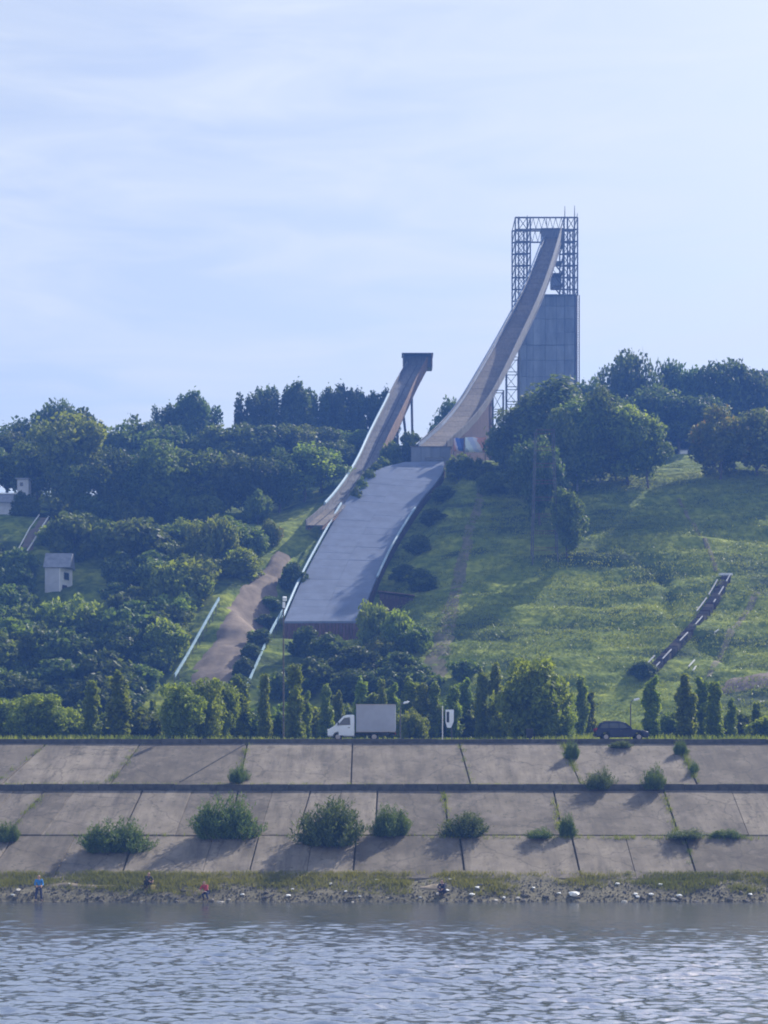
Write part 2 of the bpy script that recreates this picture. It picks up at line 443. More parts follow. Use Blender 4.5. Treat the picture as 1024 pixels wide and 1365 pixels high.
for x in range(-330, 331, 44):
    CTRL += [(x, 150, 12.05), (x, 166, 12.5), (x, 183, 14.3)]
    if abs(x) > 110: CTRL += [(x, 195, 16.2), (x, 220, 31), (x, 245, 45), (x, 266, 55), (x, 290, 62)]
    CTRL += [(x, 345, 68 + (4 if x > 40 else 0)), (x, 430, 73), (x, 560, 77)]
CTRL = np.array(CTRL)
def _tps(r2): return np.where(r2 > 0, 0.5 * r2 * np.log(np.maximum(r2, 1e-9)), 0)
_A = np.c_[CTRL[:, 0] / 100, CTRL[:, 1] / 100]
_n = len(_A)
_K = _tps(((_A[:, None] - _A[None]) ** 2).sum(-1)) + np.eye(_n) * 3e-4
_Pm = np.c_[np.ones(_n), _A]
_W = np.linalg.solve(np.block([[_K, _Pm], [_Pm.T, np.zeros((3, 3))]]), np.r_[CTRL[:, 2], 0, 0, 0])
def hill_raw(x, y):
    x = np.asarray(x, float); y = np.asarray(y, float); sh = x.shape
    q = np.c_[x.ravel() / 100, y.ravel() / 100]
    out = np.empty(len(q))
    for i in range(0, len(q), 20000):
        k = q[i:i + 20000]
        out[i:i + 20000] = _tps(((k[:, None] - _A[None]) ** 2).sum(-1)) @ _W[:_n] + _W[_n] + k @ _W[_n + 1:]
    return out.reshape(sh)
def axis(*segs):
    a = []
    for s, e, d in segs: a += list(np.arange(s, e, d))
    return np.array(a + [segs[-1][1]], float)
GX = axis((-330, -130, 6), (-130, 130, 0.9), (130, 330, 6))
GY = axis((148, 300, 0.8), (300, 580, 5))
_XX, _YY = np.meshgrid(GX, GY)
GZ = hill_raw(_XX, _YY)
LROWS = [(540, 592, 615.5, 277), (503, 591, 626, 273.5), (484, 583, 641, 269.5), (462, 561, 667, 263), (430, 526, 722, 250), (403, 501, 773, 238), (379, 479, 828, 225.5)]
_s = np.clip((_YY - 175) / 25, 0, 1) * np.clip((320 - _YY) / 30, 0, 1)
GZ = GZ + _s * (1.5 * fbm(_XX * 0.06 + _YY * 0.03, _YY * 0.05, 3, 3) + 1.0 * fbm(_XX * 0.085, _YY * 0.48, 9, 3) + 0.30 * fbm(_XX * 0.6, _YY * 0.9, 5, 2))
# stepped gully on the open right slope
_gx = 46 + (_YY - 200) * -0.20 + 1.5 * np.sin(_YY * 0.25)
GZ = GZ - 0.9 * np.exp(-((_XX - _gx) / 0.9) ** 2) * ((_YY > 208) & (_YY < 243))
_ly = np.array([r[3] for r in LROWS][::-1], float)
_lz = np.array([P(0, r[2], r[3]).z for r in LROWS][::-1]); _ll = np.array([P(r[0], 0, r[3]).x for r in LROWS][::-1]); _lr = np.array([P(r[1], 0, r[3]).x for r in LROWS][::-1])
_Lz, _Lx, _Rx = np.interp(_YY, _ly, _lz), np.interp(_YY, _ly, _ll), np.interp(_YY, _ly, _lr)
_d = np.maximum(np.maximum(_Lx - _XX, _XX - _Rx), 0)          # metres outside the landing deck
_cap = _Lz - 1.5 - 1.6 * np.clip((240 - _YY) / 15, 0, 1) + np.maximum(0, _d - 2.5) * 0.9
_on = (_YY > 216) & (_YY < 277)
GZ = np.where(_on, np.minimum(GZ, _cap), GZ)
def on_landing(x, y, m=1.2):
    return 222 < y < 276 and np.interp(y, _ly, _ll) - m < x < np.interp(y, _ly, _lr) + m
def ground(x, y):
    x = min(max(x, GX[0]), GX[-1] - 1e-6); y = min(max(y, GY[0]), GY[-1] - 1e-6)
    i = np.searchsorted(GX, x, 'right') - 1; j = np.searchsorted(GY, y, 'right') - 1
    i = min(i, len(GX) - 2); j = min(j, len(GY) - 2)
    u = (x - GX[i]) / (GX[i + 1] - GX[i]); v = (y - GY[j]) / (GY[j + 1] - GY[j])
    return float((GZ[j, i] * (1 - u) + GZ[j, i + 1] * u) * (1 - v) + (GZ[j + 1, i] * (1 - u) + GZ[j + 1, i + 1] * u) * v)
def hit(px, py):
    """where the sight line through px, py first meets the hillside"""
    Y = 150.0
    while Y < 420:
        p = P(px, py, Y)
        if ground(p.x, Y) >= p.z: break
        Y += 0.5
    return Vector(((px - 512) * Y / F, Y, ground((px - 512) * Y / F, Y)))
def onhill(px, Y):
    x = (px - 512) * Y / F
    return Vector((x, Y, ground(x, Y)))

nx, ny = len(GX), len(GY)
idx = np.arange(nx * ny).reshape(ny, nx)
quads = np.stack([idx[:-1, :-1], idx[:-1, 1:], idx[1:, 1:], idx[1:, :-1]], -1).reshape(-1, 4)
me = np_mesh('hillside', np.stack([_XX, _YY, GZ], -1).reshape(-1, 3), quads, M['hill'], smooth=True)
tag(link_mesh('hillside', me, None), kind='structure')

def ribbon(name, pts, widths, mat, lift=0.07, kind='structure', n=None, rough=0.0):
    """a strip laid on the hillside along world points (x, Y)"""
    pts = [Vector((p[0], p[1])) for p in pts]
    out, ws = [], []
    for i in range(len(pts) - 1):
        k = max(2, int((pts[i + 1] - pts[i]).length / 0.9))
        for q in range(k):
            t = q / k
            out.append(pts[i].lerp(pts[i + 1], t)); ws.append(widths[i] * (1 - t) + widths[i + 1] * t)
    out.append(pts[-1]); ws.append(widths[-1])
    m = 7
    V, Q, T = [], [], []
    for i, p in enumerate(out):
        d = (out[min(i + 1, len(out) - 1)] - out[max(i - 1, 0)]).normalized()
        s = Vector((d.y, -d.x))
        for k in range(m):
            u = (k / (m - 1) - 0.5) * ws[i]
            if k in (0, m - 1): u *= 1 + 0.5 * float(vnoise(i * 0.35, k * 3.3, 21)) + 0.3 * float(vnoise(i * 1.1, k * 3.3, 22))
            q = p + s * u
            V.append((q.x, q.y, ground(q.x, q.y) + (lift if 0 < k < m - 1 else -0.03) + rough * float(vnoise(q.x * 0.9, q.y * 0.9, 4))))
    for i in range(len(out) - 1):
        for k in range(m - 1): Q.append((i*m+k, i*m+k+1, (i+1)*m+k+1, (i+1)*m+k))
    o = link_mesh(name, np_mesh(name, V, Q, mat, smooth=True), None)
    return tag(o, kind=kind)
def xy(px, py): h = hit(px, py); return (h.x, h.y)

# ------------------------------------------------------------------ river
XW = axis((-140, -36, 4), (-36, 36, 0.115), (36, 140, 4))
YW = axis((-30, 54, 4), (54, 104, 0.115), (104, 118, 0.3))
WX, WY = np.meshgrid(XW, YW)
amp = np.clip((103.0 - WY) / 24, 0.20, 1.0) * np.clip((111.5 - WY) / 3, 0.15, 1)
amp = amp * (0.75 + 0.9 * np.clip(fbm(WX * 0.06, WY * 0.03, 31, 3) + 0.3, 0, 1))
hgt = np.zeros_like(WX)
rr = np.random.default_rng(5)
for k in range(60):
    lam = 0.32 * (2.4 / 0.32) ** (rr.random() ** 1.5)
    th = rr.normal(math.pi / 2 - 0.12, 0.42)
    kx, ky = 2 * math.pi / lam * math.cos(th), 2 * math.pi / lam * math.sin(th)
    wob = 1.3 * fbm(WX * 0.22, WY * 0.18, 60 + k, 2)
    grp = np.clip(0.5 + 1.3 * vnoise(WX * 0.30 / lam, WY * 0.22 / lam, 200 + k), 0.05, 1.2)
    hgt += grp * lam * 0.0128 * np.sin(kx * WX + ky * WY + rr.random() * 6.28 + 3 * wob)
hgt = hgt * amp
idx = np.arange(WX.size).reshape(WX.shape)
quads = np.stack([idx[:-1, :-1], idx[:-1, 1:], idx[1:, 1:], idx[1:, :-1]], -1).reshape(-1, 4)
tag(link_mesh('river_water', np_mesh('river_water', np.stack([WX, WY, hgt], -1).reshape(-1, 3), quads, M['water'], smooth=True), None), kind='structure')

# ------------------------------------------------------------------ beach and stones
BX = axis((-140, -36, 4), (-36, 36, 0.3), (36, 140, 4)); BY = axis((109.5, 116.4, 0.23))
bX, bY = np.meshgrid(BX, BY)
def beach_z(x, y):
    t = (y - 111.8) / 3.4
    z = np.where(t < 0, t * 1.2, 1.52 * np.clip(t, 0, 1.3) ** 0.85)
    return z + 0.20 * fbm(x * 0.5, y * 0.8, 41, 3) + 0.05 * vnoise(x * 3, y * 3, 44)
bz = beach_z(bX, bY)
idx = np.arange(bX.size).reshape(bX.shape)
quads = np.stack([idx[:-1, :-1], idx[:-1, 1:], idx[1:, 1:], idx[1:, :-1]], -1).reshape(-1, 4)
tag(link_mesh('river_beach', np_mesh('river_beach', np.stack([bX, bY, bz], -1).reshape(-1, 3), quads, M['gravel'], smooth=True), None), kind='structure')
def bz1(x, y): return float(beach_z(np.array(x), np.array(y)))

def rock_mesh(seed, mat, name='rock', sub=2):
    import bmesh
    bm = bmesh.new(); bmesh.ops.create_icosphere(bm, subdivisions=sub, radius=0.5)
    rg = random.Random(seed)
    ax = [Vector((rg.uniform(-1, 1), rg.uniform(-1, 1), rg.uniform(-1, 1))).normalized() for _ in range(7)]
    for v in bm.verts:
        for a in ax:
            d = v.co.dot(a)
            if d > 0.32: v.co -= a * (d - 0.32) * 0.9
        v.co.x *= 1.25; v.co.z *= 0.75
    me = bpy.data.meshes.new(name); bm.to_mesh(me); bm.free()
    me.materials.append(mat); return me
rocks = [rock_mesh(s, M['rock']) for s in range(4)]
pale_rocks = [rock_mesh(s + 20, M['pale_rock']) for s in range(3)]
for k in range(95):
    x = random.uniform(-33, 33); y = random.choice([random.uniform(111.4, 112.3), random.uniform(111.8, 114.2)])
    s = random.uniform(0.16, 0.5)
    pale = random.random() < 0.2
    o = link_mesh('rock', random.choice(pale_rocks if pale else rocks), None, loc=(x, y, max(bz1(x, y), -0.05) + s * 0.08))
    o.rotation_euler = (random.uniform(-.3, .3), random.uniform(-.3, .3), random.uniform(0, 6.3)); o.scale = (s, s, s * random.uniform(0.6, 1))
    wet = y < 112.3
    tag(o, ('pale stone ' if pale else 'dark grey stone ') + ('at the edge of the river water' if wet else 'lying up the beach towards the grass strip'), 'rock', 'stones along the river beach')
# gravel too small to count
V, Q = [], []
for k in range(5200):
    x = random.uniform(-36, 36); y = 111.5 + 3.2 * random.random() ** 1.3; s = random.uniform(0.03, 0.12)
    b = len(V); z = bz1(x, y)
    for q in range(5): V.append((x + s * random.uniform(.7, 1.3) * math.cos(q * 1.257), y + s * random.uniform(.7, 1.3) * math.sin(q * 1.257), z - 0.02))
    V.append((x + random.uniform(-s, s) * .3, y, z + s * random.uniform(.5, 1.1)))
    Q += [(b + q, b + (q + 1) % 5, b + 5) for q in range(5)]
tag(link_mesh('shore_pebbles', np_mesh('shore_pebbles', V, Q, M['rock']), None), kind='stuff')
# litter
def crumple(seed):
    import bmesh
    bm = bmesh.new(); bmesh.ops.create_icosphere(bm, subdivisions=2, radius=0.5)
    rg = random.Random(seed)
    for v in bm.verts: v.co *= rg.uniform(0.6, 1.15); v.co.z *= 0.6
    me = bpy.data.meshes.new('litter'); bm.to_mesh(me); bm.free(); me.materials.append(M['plastic_white']); return me
lit = [crumple(s) for s in range(3)]
for px, py, s in [(17,1195,.28),(600,1170,.2),(636,1184,.36),(629,1192,.42),(596,1187,.3),(765,1193,.85),(823,1177,.35),(880,1180,.4),(868,1194,.4),(850,1195,.32),(905,1194,.45),(847,1191,.35),(384,1195,.35),(390,1186,.28),(441,1175,.3),(461,1190,.26),(502,1170,.25),(323,1192,.3),(93,1180,.26),(1000,1193,.3),(745,1190,.25),(672,1196,.28),(937,1172,.24),(711,1183,.25),(560,1196,.2),(480,1196,.22)]:
    Y = 111.9 + (1200 - py) / 32 * 3.0
    x = (px - 512) * Y / F
    o = link_mesh('plastic_bag', random.choice(lit), None, loc=(x, Y, bz1(x, Y) + s * 0.2)); o.scale = (s * 1.2, s, s * 0.8); o.rotation_euler = (0, 0, random.uniform(0, 6))
    big = s > 0.6
    tag(o, 'largest white crumpled bag on the stones by the water' if big else ('white scrap of litter among stones right of the seated angler' if px > 610 else 'white scrap of litter among stones left of the seated angler'), 'litter', 'white litter on the river beach')
for px, py, w, dd in [(258,1188,2.2,.9),(130,1182,4.5,.5),(85,1180,3,.6),(575,1182,1.8,.8)]:
    Y = 111.9 + (1200 - py) / 32 * 3.0; x = (px - 512) * Y / F
    V, Q = [], []
    for i in range(7):
        for k in range(24):
            a = 2 * math.pi * k / 24; r = i / 6 * (1 + 0.25 * float(vnoise(k * 0.5, px, 3)))
            X, YY = x + w / 2 * r * math.cos(a), Y + dd / 2 * r * math.sin(a)
            V.append((X, YY, bz1(X, YY) + 0.10 * (1 - (i / 6) ** 2) - (0.06 if i == 6 else -0.01)))
    for i in range(6):
        for k in range(24): Q.append((i*24+k, i*24+(k+1) % 24, (i+1)*24+(k+1) % 24, (i+1)*24+k))
    tag(link_mesh('sand_patch', np_mesh('sand_patch', V, Q, M['sand'], smooth=True), None), kind='structure')

# ------------------------------------------------------------------ concrete embankment
EZ0, EY0, EK = 1.4, 115.0, (11.85 - 1.4) / 24.0
def ez(Y): return EZ0 + (Y - EY0) * EK
root_e = empty('embankment', (0, 127, 6), kind='structure')
base = MB()
base.add([(-140, 114.6, ez(114.6) - .16), (140, 114.6, ez(114.6) - .16), (140, 138.9, ez(138.9) - .16), (-140, 138.9, ez(138.9) - .16)], [(0, 1, 2, 3)])
mk('joint_bed', base, M['joint'], root_e)
def tier(Y0, Y1, joints, nsub=1):
    """slabs between joints; each joint is (px at lower edge, px at upper edge)"""
    fine = []; main = set(joints)
    for (b0, t0), (b1, t1) in zip(joints[:-1], joints[1:]):
        fine.append((b0, t0)); u = random.uniform(.3, .7)
        if random.random() < .4: fine.append((b0 + (b1 - b0) * u, t0 + (t1 - t0) * u))
    joints = fine + [joints[-1]]
    for jn, ((b0, t0), (b1, t1)) in enumerate(zip(joints[:-1], joints[1:])):
        for r in range(nsub):
            ya = Y0 + (Y1 - Y0) * r / nsub + 0.03; yb = Y0 + (Y1 - Y0) * (r + 1) / nsub - 0.03
            def X(b, t, Y): 
                px = b + (t - b) * (Y - Y0) / (Y1 - Y0)
                return (px - 512) * Y / F
            g = 0.045 + random.uniform(0, 0.03)
            gl, gr = (0.012 if (b0, t0) not in main else g), (0.012 if (b1, t1) not in main else g)
            lo = [(X(b0, t0, ya) + gl, ya), (X(b1, t1, ya) - gr, ya), (X(b1, t1, yb) - gr, yb), (X(b0, t0, yb) + gl, yb)]
            dz = random.uniform(-0.025, 0.025); tl = random.uniform(-0.012, 0.012)
            e = 0.02
            top = [(lo[0][0]+e, lo[0][1]+e), (lo[1][0]-e, lo[1][1]+e), (lo[2][0]-e, lo[2][1]-e), (lo[3][0]+e, lo[3][1]-e)]
            V = [(x, y, ez(y) - 0.2) for x, y in lo] + [(x, y, ez(y) - 0.02 + dz) for x, y in lo] + [(x, y, ez(y) + 0.03 + dz + (tl if i in (0, 3) else -tl)) for i, (x, y) in enumerate(top)]
            mb = MB(); mb.add(V, [(0,1,5,4),(1,2,6,5),(2,3,7,6),(3,0,4,7),(4,5,9,8),(5,6,10,9),(6,7,11,10),(7,4,8,11),(8,9,10,11)])
            mk('concrete_slab', mb, M['concrete'], root_e)
def ext(j):
    j = list(j)
    for k in range(4): j.insert(0, (j[0][0] - 155, j[0][1] - 135))
    for k in range(4): j.append((j[-1][0] + 155, j[-1][1] + 135))
    return j
tier(130.35, 138.75, ext([(0, 62), (145, 187), (318, 330), (468, 470), (628, 612), (775, 750), (930, 905)]))
tier(121.75, 129.45, ext([(8, 60), (162, 190), (300, 318), (396, 414), (500, 503), (598, 592), (750, 738), (905, 885), (1060, 1035)]))
tier(115.0, 121.6, ext([(-20, 20), (160, 180), (330, 345), (470, 475), (620, 613), (775, 762), (930, 912), (1085, 1060)]))
# low kerb along the berm and along the crest, in segments
def kerb_row(name, Yc, w, z0, z1, seg, mat, mat_i):
    x = -120.0
    while x < 120:
        L = seg * random.uniform(0.85, 1.15)
        mb = MB(); mb.box((x + L / 2, Yc + random.uniform(-.02, .02), (z0 + z1) / 2 + random.uniform(-.03, .02)), (L - 0.03, w, z1 - z0))
        mk(name, mb, mat, mat_i, bevel=0.03)
        x += L
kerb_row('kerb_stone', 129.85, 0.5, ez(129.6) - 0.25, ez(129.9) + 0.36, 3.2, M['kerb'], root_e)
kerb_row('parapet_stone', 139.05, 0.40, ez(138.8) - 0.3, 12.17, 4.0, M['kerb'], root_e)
# drain channel across one slab, broken pale patch
mb = MB(); a, b = (240, 1043), (328, 992)
def on_emb(px, py, lift=0.0):
    # plane z = EZ0+(Y-EY0)*EK meets the sight line
    k = (YH - py) / F
    Y = (EZ0 - EY0 * EK - EYE) / (k - EK)
    return Vector(((px - 512) * Y / F, Y, ez(Y) + lift))
A, B = on_emb(*a, 0.04), on_emb(*b, 0.04)
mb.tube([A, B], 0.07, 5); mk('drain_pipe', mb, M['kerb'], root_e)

# road
mb = MB(); mb.box((0, 143.6, ROAD_Z - 0.2), (560, 8.6, 0.4))
tag(mk('road', mb, M['asphalt']), kind='structure')
mb = MB()
for x in range(-120, 121, 9): mb.box((x, 143.6, ROAD_Z + 0.003), (3, 0.14, 0.006))
tag(mk('road_marking', mb, M['white']), kind='structure')
mb = MB(); mb.box((0, 148.0, ROAD_Z - 0.1), (560, 0.2, 0.45))
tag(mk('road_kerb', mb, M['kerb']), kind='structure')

# ------------------------------------------------------------------ foliage prototypes
def leaves(clumps, n_per, size, rg, aspect=1.5, fill=0.45, up=0.0, flat=0.0):
    """diamond leaf clumps on the shells of lumps; clumps = (centre, radii)"""
    C = np.array([c for c, r in clumps]); Rd = np.array([r for c, r in clumps])
    vol = (Rd.prod(1)) ** (2 / 3); cnt = np.maximum(6, (n_per * len(clumps) * vol / vol.sum())).astype(int)
    ids = np.repeat(np.arange(len(clumps)), cnt); N = len(ids)
    d = rg.normal(size=(N, 3)); d /= np.linalg.norm(d, axis=1)[:, None]
    rad = fill + (1.05 - fill) * rg.random(N) ** 0.8 + (rg.random(N) < .10) * rg.random(N) * 0.45
    pos = C[ids] + d * Rd[ids] * rad[:, None]
    nrm = d * 0.8 + rg.normal(size=(N, 3)) * 0.7; nrm[:, 2] += flat
    nrm /= np.linalg.norm(nrm, axis=1)[:, None]
    t = rg.normal(size=(N, 3)); t[:, 2] += up * 3
    t -= nrm * (t * nrm).sum(1)[:, None]; t /= np.linalg.norm(t, axis=1)[:, None]
    b = np.cross(nrm, t)
    s = size * (0.55 + 0.9 * rg.random(N))[:, None]
    V = np.stack([pos - t * s * 0.5 * aspect, pos + b * s * 0.42 + nrm * s * .08, pos + t * s * 0.5 * aspect, pos - b * s * 0.42 + nrm * s * .08], 1).reshape(-1, 3)
    Q = np.arange(N * 4).reshape(-1, 4)
    lump = rg.random(len(clumps))
    tint = np.clip(0.45 * lump[ids] + 0.55 * rg.random(N), 0, 1)
    return V, Q, tint

def lumps_round(rg, H, W, n, base=0.18, lr=0.2, top=1.0):
    out = []
    for k in range(n):
        while True:
            p = rg.uniform(-1, 1, 3)
            q = np.linalg.norm(p)
            if 0.35 < q < 1: break
        p *= 0.80 * rg.uniform(0.75, 1.22)
        z = H * (base + (1 - base) * (p[2] * 0.5 + 0.5))
        sh = 1 - 0.25 * max(0, p[2])
        r = lr * W * rg.uniform(0.6, 1.25)
        out.append(((p[0] * W / 2 * sh, p[1] * W / 2 * sh, min(z, H - r * .6)), (r, r, r * rg.uniform(0.7, 1.0))))
    return out

def lumps_column(rg, H, W, n, base=0.06, lr=0.42, tip=0.35):
    out = []
    for k in range(n):
        t = (k + rg.uniform(0, 1)) / n
        prof = min(1, t / 0.22 + 0.40) * (1 - (1 - tip) * t ** 2.6)
        a = rg.uniform(0, 6.28); rr_ = W / 2 * prof * rg.uniform(0.1, 0.62)
        r = lr * W * prof * rg.uniform(0.6, 1.1)
        out.append(((rr_ * math.cos(a), rr_ * math.sin(a), H * (base + (0.97 - base) * t)), (r, r, r * 1.9)))
    return out

def trunk_mb(rg, H, r, clumps, nl=7, lean=0.02):
    mb = MB()
    pts = [Vector((lean * H * math.sin(i * 1.3), lean * H * math.cos(i * 1.7) - lean * H, H * 0.8 * i / 5 - 0.4)) for i in range(6)]
    mb.tube(pts, [r * (1 - 0.16 * i) for i in range(6)], 7)
    sel = rg.permutation(len(clumps))[:nl]
    for i in sel:
        c = Vector(clumps[i][0]); t0 = max(0.1, min(0.75, c.z / H - 0.2))
        a = Vector((0, 0, H * t0)); m_ = a.lerp(c, 0.5) + Vector((0, 0, 0.04 * H))
        mb.tube([a, m_, c], [r * 0.45, r * 0.28, r * 0.1], 5)
    return mb

def make_proto(kind, seed):
    rg = np.random.default_rng(seed)
    if kind == 'broad':
        H, W = 14, 11; cl = lumps_round(rg, H, W, 34, 0.08, 0.20); L = leaves(cl, 210, 0.50, rg); mat, bk, r = M['leaf_dark'], M['bark'], 0.32
    elif kind == 'broad_mid':
        H, W = 14, 10; cl = lumps_round(rg, H, W, 32, 0.06, 0.20); L = leaves(cl, 210, 0.50, rg); mat, bk, r = M['leaf_mid'], M['bark'], 0.3
    elif kind == 'broad_light':
        H, W = 13, 9.5; cl = lumps_round(rg, H, W, 32, 0.04, 0.19); L = leaves(cl, 200, 0.46, rg); mat, bk, r = M['leaf_light'], M['bark'], 0.26
    elif kind == 'autumn':
        H, W = 13, 12; cl = lumps_round(rg, H, W, 48, 0.10, 0.16); L = leaves(cl, 150, 0.50, rg); mat, bk, r = M['leaf_autumn'], M['bark'], 0.3
    elif kind == 'birch':
        H, W = 18, 9.5; cl = lumps_column(rg, H, W, 40, 0.14, 0.24, 0.66); L = leaves(cl, 150, 0.46, rg); mat, bk, r = M['leaf_mid'], M['pale_bark'], 0.24
    elif kind == 'aspen':                      # tall loose crowns of the skyline
        H, W = 18, 10; cl = [((c[0], c[1], c[2]), (r_[0] * .62, r_[1] * .62, r_[2] * 1.35)) for c, r_ in lumps_round(rg, H, W, 38, 0.28, 0.16)]; L = leaves(cl, 115, 0.46, rg); mat, bk, r = M['leaf_dark'], M['bark'], 0.26
    elif kind == 'poplar':
        H, W = 8, 2.1; cl = lumps_column(rg, H, W, 32, 0.02, 0.27, 0.58); L = leaves(cl, 130, 0.26, rg, up=0.5); mat, bk, r = M['leaf_light'], M['bark'], 0.13
    elif kind == 'willow':
        H, W = 8, 7.5; cl = lumps_round(rg, H, W, 52, 0.0, 0.15); L = leaves(cl, 170, 0.27, rg, aspect=1.9); mat, bk, r = M['leaf_light'], M['bark'], 0.2
    elif kind == 'bush':
        H, W = 4, 5.5; cl = lumps_round(rg, H, W, 30, -0.05, 0.17); L = leaves(cl, 120, 0.36, rg); mat, bk, r = M['leaf_mid'], M['bark'], 0.10
    elif kind == 'bush_dark':
        H, W = 4, 5; cl = lumps_round(rg, H, W, 28, -0.05, 0.18); L = leaves(cl, 120, 0.36, rg); mat, bk, r = M['leaf_dark'], M['bark'], 0.10
    elif kind == 'bush_light':
        H, W = 4, 6; cl = lumps_round(rg, H, W, 30, -0.05, 0.17); L = leaves(cl, 120, 0.36, rg); mat, bk, r = M['leaf_light'], M['bark'], 0.10
    elif kind == 'bush_autumn':
        H, W = 4, 5.5; cl = lumps_round(rg, H, W, 30, -0.05, 0.17); L = leaves(cl, 120, 0.36, rg); mat, bk, r = M['leaf_autumn'], M['bark'], 0.10
    elif kind == 'sallow':                     # shrubs in the slab joints: many upright shoots with narrow leaves
        H, W = 3, 5
        V, Q, T = [], [], []; cl = []
        b = 0
        subs = [(rg.normal() * .17 * W, rg.normal() * .12 * W, rg.uniform(.5, 1.0)) for _ in range(9)]
        for k in range(270):
            sx_, sy_, sh_ = subs[int(rg.integers(9))]
            a = rg.uniform(0, 6.28); q = rg.random() ** 0.7
            foot = np.array([sx_ + .09 * W * q * math.cos(a), sy_ + .09 * W * q * math.sin(a), -0.1])
            hh = H * sh_ * (1 - 0.5 * q ** 2) * rg.uniform(0.55, 1.1)
            tip = foot + np.array([.17 * W * q * math.cos(a) + rg.normal() * .25, .15 * W * q * math.sin(a) + rg.normal() * .2, hh])
            tn = rg.random()
            for j in range(42):
                t = 0.08 + 0.92 * rg.random(); p = foot + (tip - foot) * t + rg.normal(size=3) * np.array([.10, .10, .05]); 
                d = rg.normal(size=3); d[2] = abs(d[2]) + 0.6; d /= np.linalg.norm(d); s = np.cross(d, rg.normal(size=3)); s /= np.linalg.norm(s)
                ln = rg.uniform(0.16, 0.42)
                V += [p, p + d * ln * .5 + s * .035, p + d * ln, p + d * ln * .5 - s * .035]
                Q.append((b, b + 1, b + 2, b + 3)); b += 4; T.append(min(1, 0.5 * tn + 0.5 * rg.random()))
            if k % 8 == 0: cl.append((tuple(foot + (tip - foot) * .8), (.1, .1, .1)))
        L = (np.array(V), np.array(Q), np.array(T)); mat, bk, r = M['leaf_grey'], M['bark'], 0.05
    V, Q, T = L
    V = np.asarray(V, float); lo, hi = np.percentile(V, 0.6, 0), np.percentile(V, 99.4, 0)
    kx, kz = W / (0.5 * (hi[0] - lo[0]) + 0.5 * (hi[1] - lo[1])) if kind != 'sallow' else W / (hi[0] - lo[0]), H / hi[2]
    V = V * np.array([kx, kx, kz]); cl = [((c[0] * kx, c[1] * kx, c[2] * kz), r_) for c, r_ in cl]
    crown = np_mesh('crown', V, Q, mat, tint=T)
    tm = MB()
    if kind == 'sallow':
        for c, _ in cl: tm.tube([Vector((c[0] * .5, c[1] * .5, -0.2)), Vector(c)], [0.03, 0.012], 4)
    else: tm = trunk_mb(rg, H, r, cl)
    trunk = bpy.data.meshes.new('trunk'); trunk.from_pydata(tm.v, [], tm.f); trunk.materials.append(bk); trunk.update()
    return H, W, crown, trunk
PROTO = {k: [make_proto(k, 100 * i + 17 + hash_) for i in range(n)] for k, n, hash_ in
         [('broad', 4, 1), ('broad_mid', 3, 2), ('autumn', 2, 3), ('broad_light', 2, 14), ('birch', 3, 4), ('aspen', 4, 5), ('poplar', 4, 6), ('willow', 2, 7),
          ('bush', 3, 8), ('bush_dark', 3, 9), ('bush_light', 2, 10), ('bush_autumn', 1, 11), ('sallow', 3, 12)]}
def plant(kind, loc, h, w, label, group=None, name=None, cat=None, rg=random):
    H, W, crown, trunk = rg.choice(PROTO[kind])
    is_bush = kind.startswith('bush') or kind == 'sallow'
    o = empty(name or ('bush' if is_bush else ('poplar_tree' if kind == 'poplar' else 'tree')), loc, rg.choice((0.1, 3.0, -0.2, 3.3)) if kind == 'sallow' else rg.uniform(0, 6.28), label, cat or ('bush' if is_bush else 'tree'), group)
    o.scale = (w / W, w / W, h / H)
    link_mesh('foliage' if is_bush else 'crown', crown, None, o)
    link_mesh('stems' if is_bush else 'trunk', trunk, None, o)
    return o
def T(kind, px, base, top, wpx, label, group=None, **k):
    p = hit(px, base); s = p.y / F
    return plant(kind, p - Vector((0, 0, .15)), (base - top) * s, wpx * s, label, group, **k)
def TY(kind, px, Y, top, wpx, label, group=None, **k):
    p = onhill(px, Y)
    h = (P(px, top, Y) - p).z
    return plant(kind, p - Vector((0, 0, .15)), h, wpx * Y / F, label, group, **k)

# ---- wood left of the jumps: front row, middle row, skyline
G = 'trees of the dark wood left of the ski jumps'
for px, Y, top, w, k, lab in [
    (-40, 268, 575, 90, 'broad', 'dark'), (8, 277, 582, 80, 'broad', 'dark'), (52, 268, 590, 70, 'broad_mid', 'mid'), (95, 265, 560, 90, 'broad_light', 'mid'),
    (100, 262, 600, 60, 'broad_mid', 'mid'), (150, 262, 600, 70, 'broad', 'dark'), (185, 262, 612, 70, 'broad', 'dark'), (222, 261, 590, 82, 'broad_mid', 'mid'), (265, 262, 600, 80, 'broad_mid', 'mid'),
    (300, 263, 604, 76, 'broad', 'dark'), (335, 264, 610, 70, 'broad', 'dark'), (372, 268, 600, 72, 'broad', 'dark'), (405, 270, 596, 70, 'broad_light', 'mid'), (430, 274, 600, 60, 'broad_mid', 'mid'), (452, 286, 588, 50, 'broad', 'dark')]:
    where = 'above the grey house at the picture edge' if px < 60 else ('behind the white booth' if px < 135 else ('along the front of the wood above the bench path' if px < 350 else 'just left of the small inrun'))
    TY(k, px, Y, top, w, f"{'dark' if lab == 'dark' else 'greener'} broad tree {where}", G)
